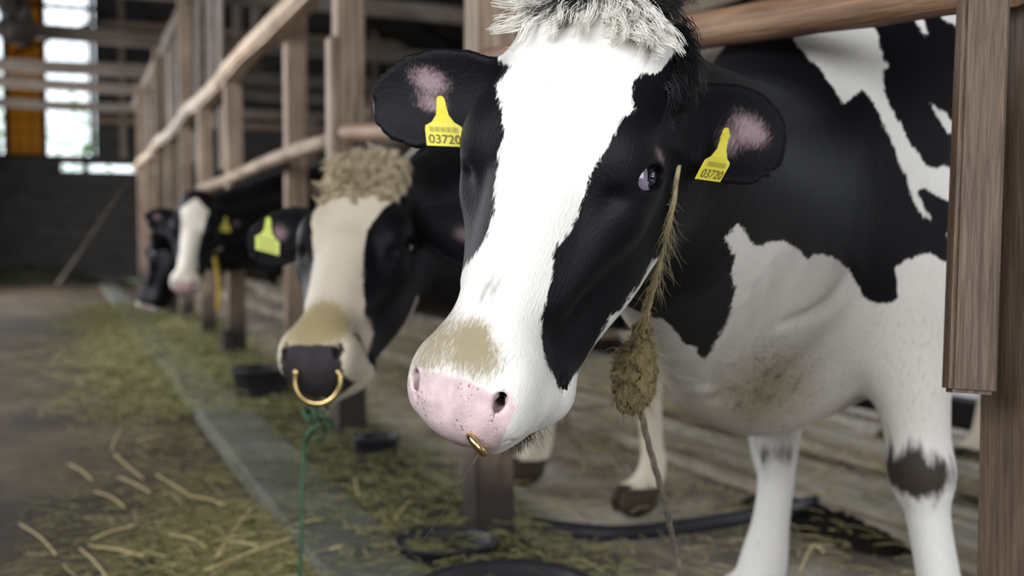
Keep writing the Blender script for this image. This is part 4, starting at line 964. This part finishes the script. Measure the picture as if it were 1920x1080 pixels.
# ---------- ropes ----------
M_ROPE = mottled('straw_rope', [(.3, (.16, .12, .06)), (.8, (.42, .35, .19))], 60, .9, .3)
M_ROPEG = mottled('green_rope', [(.3, (.02, .05, .03)), (.8, (.07, .13, .075))], 60, .9, .3)
M_CORD = mottled('dirty_cord', [(.3, (.05, .042, .032)), (.8, (.16, .14, .11))], 60, .9, .3)
def twisted(P, r, strands_=3, turns=40., n=10, flare=None):
    """laid rope: strands wound about a path"""
    P = spline(P, n); m_ = len(P); T = np.gradient(P, axis=0); T /= np.linalg.norm(T, axis=1, keepdims=True)
    A = np.cross(T, V3(.3, .2, 1.)); A /= np.linalg.norm(A, axis=1, keepdims=True); B = np.cross(T, A)
    s = np.concatenate([[0], np.cumsum(np.linalg.norm(np.diff(P, axis=0), axis=1))]); g = Geo()
    fl_ = np.ones(m_) if flare is None else np.interp(np.linspace(0, 1, m_), *flare)
    for k in range(strands_):
        an = turns * s + 2 * math.pi * k / strands_
        g.add(*tube_geo(P + (r * .55 * fl_)[:, None] * (np.cos(an)[:, None] * A + np.sin(an)[:, None] * B), r * .6 * (.5 + .5 * fl_), 7))
    return g
halter = empty('halter_rope', tuple(at(1190, 700, 1.42))); tag(halter, 'frayed straw rope knotted below the nearest cow\'s jaw', 'rope')
g = twisted([at(1280, 262, 1.205), at(1271, 320, 1.20), at(1262, 380, 1.215), at(1246, 450, 1.25), at(1228, 520, 1.30), at(1212, 580, 1.36), at(1200, 640, 1.40)], .0045, 3, 60, 8, ([0, .3, .7, 1], [.25, .6, 1, 1.6]))
o = g.build('cord', M_ROPE); o.parent = halter; o.matrix_parent_inverse = Matrix.Translation(halter.location).inverted()
kn = Field(); hc = at(1188, 705, 1.42)
for q_, r_ in ((at(1204, 620, 1.39), .011), (at(1198, 665, 1.41), .018), (at(1192, 705, 1.42), .023), (at(1188, 738, 1.42), .020)): kn.ell(q_, (r_, r_, r_ * 1.25), None, .03)
kn.ell(at(1174, 690, 1.42), (.013, .013, .024), None, .02); kn.ell(at(1176, 752, 1.42), (.010, .010, .010), None, .015)
v_, q_ = surface_nets(kn, hc - .12, hc + .12, .004)
v_ += .0025 * np.sin(v_ @ V3(310, 190, 260))[:, None] * V3(1, .6, .4) + .0015 * RNG.normal(size=v_.shape)
o = mesh('knot', v_, q_.tolist(), mottled('dung_caked_rope', [(.3, (.07, .05, .022)), (.8, (.27, .21, .10))], 45, .95, .8), None, True); o.parent = halter; o.matrix_parent_inverse = Matrix.Translation(halter.location).inverted()
ii = RNG.integers(0, len(v_), 420); dd = v_[ii] - hc; dd /= np.linalg.norm(dd, axis=1, keepdims=True); dd += V3(0, 0, -.5) + RNG.normal(size=dd.shape) * .5; dd /= np.linalg.norm(dd, axis=1, keepdims=True)
strands('frayed_fibres', v_[ii], dd, RNG.uniform(.008, .028, 420), M_ROPE, halter, .0005, .004, 4, -.005, 9)
sp = spline([at(1262, 360, 1.208), at(1246, 450, 1.245), at(1212, 580, 1.355), at(1200, 650, 1.40)], 12); ii = RNG.integers(0, len(sp), 260)
dd = np.array([at(1200, 640, 1.40) - at(1262, 360, 1.208)]) * np.ones((260, 1)); dd /= np.linalg.norm(dd, axis=1, keepdims=True); dd += RNG.normal(size=dd.shape) * .3; dd /= np.linalg.norm(dd, axis=1, keepdims=True)
strands('frayed_fibres', sp[ii], dd, RNG.uniform(.02, .06, 260), M_ROPE, halter, .0005, .006, 5, -.002, 10)
g = twisted([at(1200, 765, 1.42), at(1215, 830, 1.44), at(1232, 890, 1.46), at(1248, 950, 1.5), at(1266, 1030, 1.56), at(1290, 1120, 1.62), ground(1330, 1260, .01)], .0042, 3, 70, 8)
o = g.build('tail', M_CORD); o.parent = halter; o.matrix_parent_inverse = Matrix.Translation(halter.location).inverted()
ld = empty('lead_rope', tuple(at(590, 900, zr))); tag(ld, 'thin green lead rope hanging from the second cow\'s nose ring', 'rope')
g = twisted([at(594, 752, zr - .01), at(586, 800, zr), at(572, 830, zr), at(567, 900, zr), at(565, 990, zr), at(562, 1075, zr + .02), at(560, 1110, zr + .05), ground(520, 1130, .01)], .0048, 3, 60, 8)
o = g.build('cord', M_ROPEG); o.parent = ld; o.matrix_parent_inverse = Matrix.Translation(ld.location).inverted()
for k, (x, y, r_) in enumerate(((600, 768, .012), (585, 785, .014), (612, 790, .012), (598, 810, .013), (578, 815, .009))):
    P_ = [at(x, y, zr) + r_ * 1.3 * V3(math.cos(a + k), math.sin(a * 1.3 + k), math.sin(a)) for a in np.linspace(0, 5.6, 9)]
    g = twisted(P_, .0046, 3, 60, 4); o = g.build('knot_loop', M_ROPEG); o.parent = ld; o.matrix_parent_inverse = Matrix.Translation(ld.location).inverted()
cr = twisted([h(.01, .505, -.085), at(868, 900, 1.2), at(815, 985, 1.5), at(765, 1040, 1.8), ground(700, 1090, .01)], .0008, 2, 60, 8).build('tie_cord', M_CORD)
tag(cr, 'thin grey cord slanting from the nearest cow\'s nose ring to the floor', 'cord')
V, F = tube_geo(spline([at(401, 470, 6.2), at(406, 505, 6.15), at(411, 540, 6.15), at(408, 580, 6.2)], 6), .012, 8)
o = mesh('yellow_strap', V, F, plain('yellow_webbing', (.55, .36, .03), .7), None, True); tag(o, 'yellow strap hanging beside the far cow with the white blaze', 'strap')
# ---------- tubs, hose, loose litter ----------
def tub(label, c, r, hgt, open_=True):
    n = 36; prof = [(r*.86, 0), (r*.98, hgt*.9), (r*1.06, hgt*.95), (r*1.07, hgt), (r*.97, hgt*1.02), (r*.92, hgt*.93), (r*.80, hgt*.18), (.001, hgt*.16)]
    V_ = [(c[0] + p_*math.cos(a), c[1] + p_*math.sin(a), max(c[2], 0) + z_) for p_, z_ in prof for a in np.arange(n) * 2 * math.pi / n]
    F_ = [(i*n+k, i*n+(k+1) % n, (i+1)*n+(k+1) % n, (i+1)*n+k) for i in range(len(prof)-1) for k in range(n)]
    o = mesh('feed_tub', V_, F_, M_RUBBER, None, True); tag(o, label, 'tub', 'black rubber tubs along the posts'); return o
c_ = ground(835, 1050); tub('black rubber tub at the foot of the first far post', (c_[0], c_[1], 0), .125, .055)
c_ = ground(950, 1165); tub('black rubber tub at the bottom edge below the nearest cow\'s muzzle', (c_[0], c_[1], 0), .19, .075)
c_ = ground(706, 862); tub('small black rubber tub beside the second far post', (c_[0], c_[1], 0), .085, .09)
c_ = ground(492, 752); tub('black rubber tub on the lip below the cow with the nose ring', (c_[0], c_[1], 0.0), .15, .17)
hp = [ground(1000, 985, .02), ground(1150, 1000, .02), ground(1300, 985, .022), ground(1450, 960, .022), ground(1600, 925, .022), ground(1700, 905, .022), ground(1880, 905, .022)]
V, F = tube_geo(spline(hp, 10), .022, 12); o = mesh('hose', V, F, M_RUBBER, None, True); tag(o, 'black hose lying across the stall floor by the cow\'s feet', 'hose')
def heap(name, label, c, rx, ry, hgt, mat, seed, cat):
    r = np.random.default_rng(seed); n, m_ = 40, 14; V_ = []; F_ = []
    for j in range(m_ + 1):
        t = j / m_
        for i in range(n):
            a = 2*math.pi*i/n; w_ = 1 + .13*math.sin(3*a+seed) + .09*math.sin(7*a+2*seed)
            V_.append((c[0] + rx*t*w_*math.cos(a), c[1] + ry*t*w_*math.sin(a), hgt*(1-t*t)**1.3*(1+.25*r.normal()*(t < .95)) - .012*(t > .96)))
    for j in range(m_):
        for i in range(n): F_.append((j*n+i, j*n+(i+1) % n, (j+1)*n+(i+1) % n, (j+1)*n+i))
    o = mesh(name, V_, F_, mat, None, True); tag(o, label, cat); o['kind'] = 'stuff'; return o
M_DUNG = mottled('wet_dung', [(.3, (.004, .003, .0025)), (.8, (.014, .011, .008))], 14, .8, .4, 6., .02, .1)
c_ = ground(1575, 968); heap('dung_heap', 'dark wet dung behind the near cow\'s forelegs', c_, .20, .34, .02, M_DUNG, 2, 'dung')
M_HAYG = mottled('green_hay', [(.3, (.028, .033, .011)), (.5, (.10, .105, .04)), (.85, (.33, .30, .13))], 40, .9, .2)
M_STRAW = mottled('pale_straw', [(.3, (.16, .12, .055)), (.6, (.34, .27, .13)), (.85, (.56, .47, .27))], 30, .8, .2)
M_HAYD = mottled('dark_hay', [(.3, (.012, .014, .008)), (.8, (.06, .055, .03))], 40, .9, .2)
c_ = ground(370, 618); heap('hay_heap', 'green hay heap below the far cows\' muzzles', c_, .45, 1.1, .10, M_HAYG, 5, 'hay')
c_ = ground(60, 528); heap('hay_heap', 'hay heap along the foot of the far wall', c_, 1.2, .8, .25, M_HAYD, 6, 'hay')
def litter(name, label, n, sampler, mat, seed, L=(.03, .13), rad=(.0008, .0017), lift=.03):
    r = np.random.default_rng(seed); V_ = []; F_ = []
    while len(V_) < n * 9:
        x, y, z0 = sampler(r)
        a = r.uniform(0, 6.3); ln_ = r.uniform(*L); ti = r.normal() * .12; w_ = r.uniform(*rad); bend_ = r.normal() * .25; m0 = len(V_)
        z = z0 + w_ + abs(r.normal()) * lift * .5
        for k in range(3):
            t = k / 2 - .5; aa = a + bend_ * t
            cx, cy, cz = x + ln_*t*math.cos(aa), y + ln_*t*math.sin(aa), max(z + ln_*t*math.sin(ti), .002) - .010 * abs(t)
            px_, py_ = -math.sin(aa), math.cos(aa)
            V_ += [(cx + w_*px_, cy + w_*py_, cz), (cx - w_*px_, cy - w_*py_, cz), (cx, cy, cz + w_*1.4)]
        for k in range(2):
            for q_ in range(3): F_.append((m0+k*3+q_, m0+k*3+(q_+1) % 3, m0+(k+1)*3+(q_+1) % 3, m0+(k+1)*3+q_))
    o = mesh(name, V_, F_, mat); tag(o, label, 'hay'); o['kind'] = 'stuff'; return o
def alley(r):
    while True:
        y = r.uniform(1.5, 9) if r.random() < .7 else r.uniform(1.7, 4)
        x = r.normal(.62, .30) if r.random() < .75 else r.uniform(-.1, 1.2)
        if -.8 < x < 1.35 and not (.50 < x < .82 and r.random() < .6): return x, y, .02 if .5 < x < .85 else 0.
def patch(r):
    t = r.uniform(0, 1); return r.normal(.30 + .18 * t, .20), 1.75 + 1.3 * t + r.normal() * .25, 0.
def manger(r): return r.uniform(.78, 1.25), r.uniform(1.2, 10), 0.
def stall(r):
    x = r.uniform(1.15, 3.15); return x, r.uniform(.8, 9), .05 if x > 2.05 else 0.
def far_alley(r): return r.normal(.66, .34), r.uniform(5, 14), 0.
litter('loose_hay', 'green and olive hay scattered along the concrete lip', 3800, alley, M_HAYG, 1)
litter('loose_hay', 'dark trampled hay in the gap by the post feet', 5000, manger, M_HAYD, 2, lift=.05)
litter('loose_hay', 'olive hay around the post feet', 3500, manger, M_HAYG, 3, lift=.06)
litter('loose_straw', 'pale straw bits scattered in the alley', 1300, patch, M_STRAW, 4, (.03, .16))
litter('loose_hay', 'thick patch of green hay on the near alley floor', 3500, patch, M_HAYG, 14, (.03, .16))
litter('loose_straw', 'pale bedding straw on the stall floor', 2600, stall, M_STRAW, 5, (.02, .12))
litter('loose_hay', 'dull hay trodden into the stall floor', 4500, stall, M_HAYG, 6, (.02, .1))
litter('loose_hay', 'green hay in front of the far cows', 8000, far_alley, M_HAYG, 7, (.04, .16), (.0015, .003), .06)
M_STALK = mottled('bright_straw', [(.3, (.34, .25, .10)), (.7, (.66, .53, .27))], 30, .7, .2)
# single stalks large enough to tell apart
ST = [((70,900),(195,1005)), ((240,690),(320,745)), ((330,785),(435,840)), ((415,735),(525,790)), ((545,725),(665,800)), ((665,800),(785,830)), ((310,975),(500,1010)), ((755,1015),(880,840)), ((990,920),(1130,880)),
      ((715,1060),(1035,940)), ((1380,880),(1440,815)), ((280,985),(370,1080)), ((400,655),(500,740)), ((1125,995),(1200,975)), ((590,935),(720,980)), ((425,560),(388,640)), ((470,610),(565,585)), ((320,950),(470,905)), ((800,960),(900,975)), ((1240,735),(1250,800))]
for k, (a, b_) in enumerate(ST):
    A = ground(a[0]/1.8625, 500 + a[1]/1.8625, .03); B = ground(b_[0]/1.8625, 500 + b_[1]/1.8625, .035)
    mid = (A + B) / 2 + V3(RNG.normal()*.004, RNG.normal()*.004, .004)
    V, F = tube_geo(spline([A, mid, B], 5), .0024, 6); o = mesh('straw_stalk', V, F, M_STALK, None, True)
    tag(o, 'single pale straw stalk lying on the alley floor hay', 'straw', 'straw stalks on the alley floor')
for k, (a, b_) in enumerate((((1500, 1070), (1545, 1035)), ((1790, 1000), (1835, 965)), ((1620, 950), (1700, 920)), ((1700, 985), (1760, 975)))):
    V, F = tube_geo(spline([ground(*a, .03), (ground(*a) + ground(*b_)) / 2 + V3(0, 0, .04), ground(*b_, .03)], 5), .0024, 6); o = mesh('straw_stalk', V, F, M_STALK, None, True)
    tag(o, 'single pale straw stalk on the stall floor by the cow\'s forelegs', 'straw', 'straw stalks on the stall floor')
# ---------- far end: leaning pole, hanging bundle, foliage outside ----------
p = pole('leaning_pole', (-.15, 21., .0), (1.35, 23.7, 2.2), .03, .025, W_GREY, None, .02, 9); tag(p, 'thin pole leaning against the dark far wall', 'pole')
bd = empty('hanging_bundle', tuple(at(28, 60, 11.5))); tag(bd, 'ragged dusty bundle hanging from the roof beam near the window', 'bundle')
bf = Field(); bc = at(28, 55, 11.5)
for k in range(9): bf.ell(bc + RNG.normal(size=3) * V3(.10, .08, .14), (.10, .10, .14), None, .05)
v_, q_ = surface_nets(bf, bc - .6, bc + .6, .02); v_ += RNG.normal(size=v_.shape) * .008
o = mesh('sacking', v_, q_.tolist(), mottled('dusty_sacking', [(.35, (.02, .017, .014)), (.6, (.07, .06, .05)), (.8, (.25, .23, .2))], 5, .95, .5), None, True); o.parent = bd; o.matrix_parent_inverse = Matrix.Translation(bd.location).inverted()
V, F = tube_geo([bc + V3(0, 0, .2), V3(bc[0], bc[1], 4.9)], .012, 8); o = mesh('cord', V, F, M_CORD); o.parent = bd; o.matrix_parent_inverse = Matrix.Translation(bd.location).inverted()
m, t, b, L = nt('leaf_green'); b.inputs['Base Color'].default_value = (.16, .30, .07, 1); b.inputs['Roughness'].default_value = .6
tr = N(t, 'ShaderNodeBsdfTranslucent'); tr.inputs[0].default_value = (.30, .50, .10, 1); ms = N(t, 'ShaderNodeMixShader'); ms.inputs[0].default_value = .5
L(b.outputs[0], ms.inputs[1]); L(tr.outputs[0], ms.inputs[2]); L(ms.outputs[0], t.nodes['Material Output'].inputs[0]); M_LEAF = m
for k, (x, y_, z, r_, lab) in enumerate(((-1.6, 30., 4.0, 1.5, 'green tree crown outside the far window, at its left'), (.5, 31., 3.4, 1.2, 'smaller green tree crown outside the far window, at its right'))):
    tree = empty('tree', (x, y_, 0)); tag(tree, lab, 'tree')
    V, F = tube_geo([(x, y_, 0), (x + .1, y_, z * .5), (x, y_, z)], [.14, .11, .06], 10); o = mesh('trunk', V, F, W_DARK); o.parent = tree; o.matrix_parent_inverse = Matrix.Translation(tree.location).inverted()
    V_ = []; F_ = []
    for i in range(420):
        d_ = RNG.normal(size=3); d_ *= r_ * RNG.uniform(.3, 1) / np.linalg.norm(d_); c_ = V3(x, y_, z) + d_ * V3(1, .8, 1.2); a = RNG.normal(size=3); a /= np.linalg.norm(a); b2 = np.cross(a, RNG.normal(size=3)); b2 /= np.linalg.norm(b2); s_ = RNG.uniform(.05, .11); m0 = len(V_)
        V_ += [c_ - a*s_, c_ + b2*s_*.5, c_ + a*s_, c_ - b2*s_*.5]; F_.append((m0, m0+1, m0+2, m0+3))
    o = mesh('foliage', V_, F_, M_LEAF); o['kind'] = 'stuff'; o.parent = tree; o.matrix_parent_inverse = Matrix.Translation(tree.location).inverted()
gr = slab('ground_outside', -30, 40, YF + .3, 60, -.3, -.05, mottled('grass', [(.3, (.05, .09, .02)), (.8, (.12, .18, .05))], 3, .9, .2))
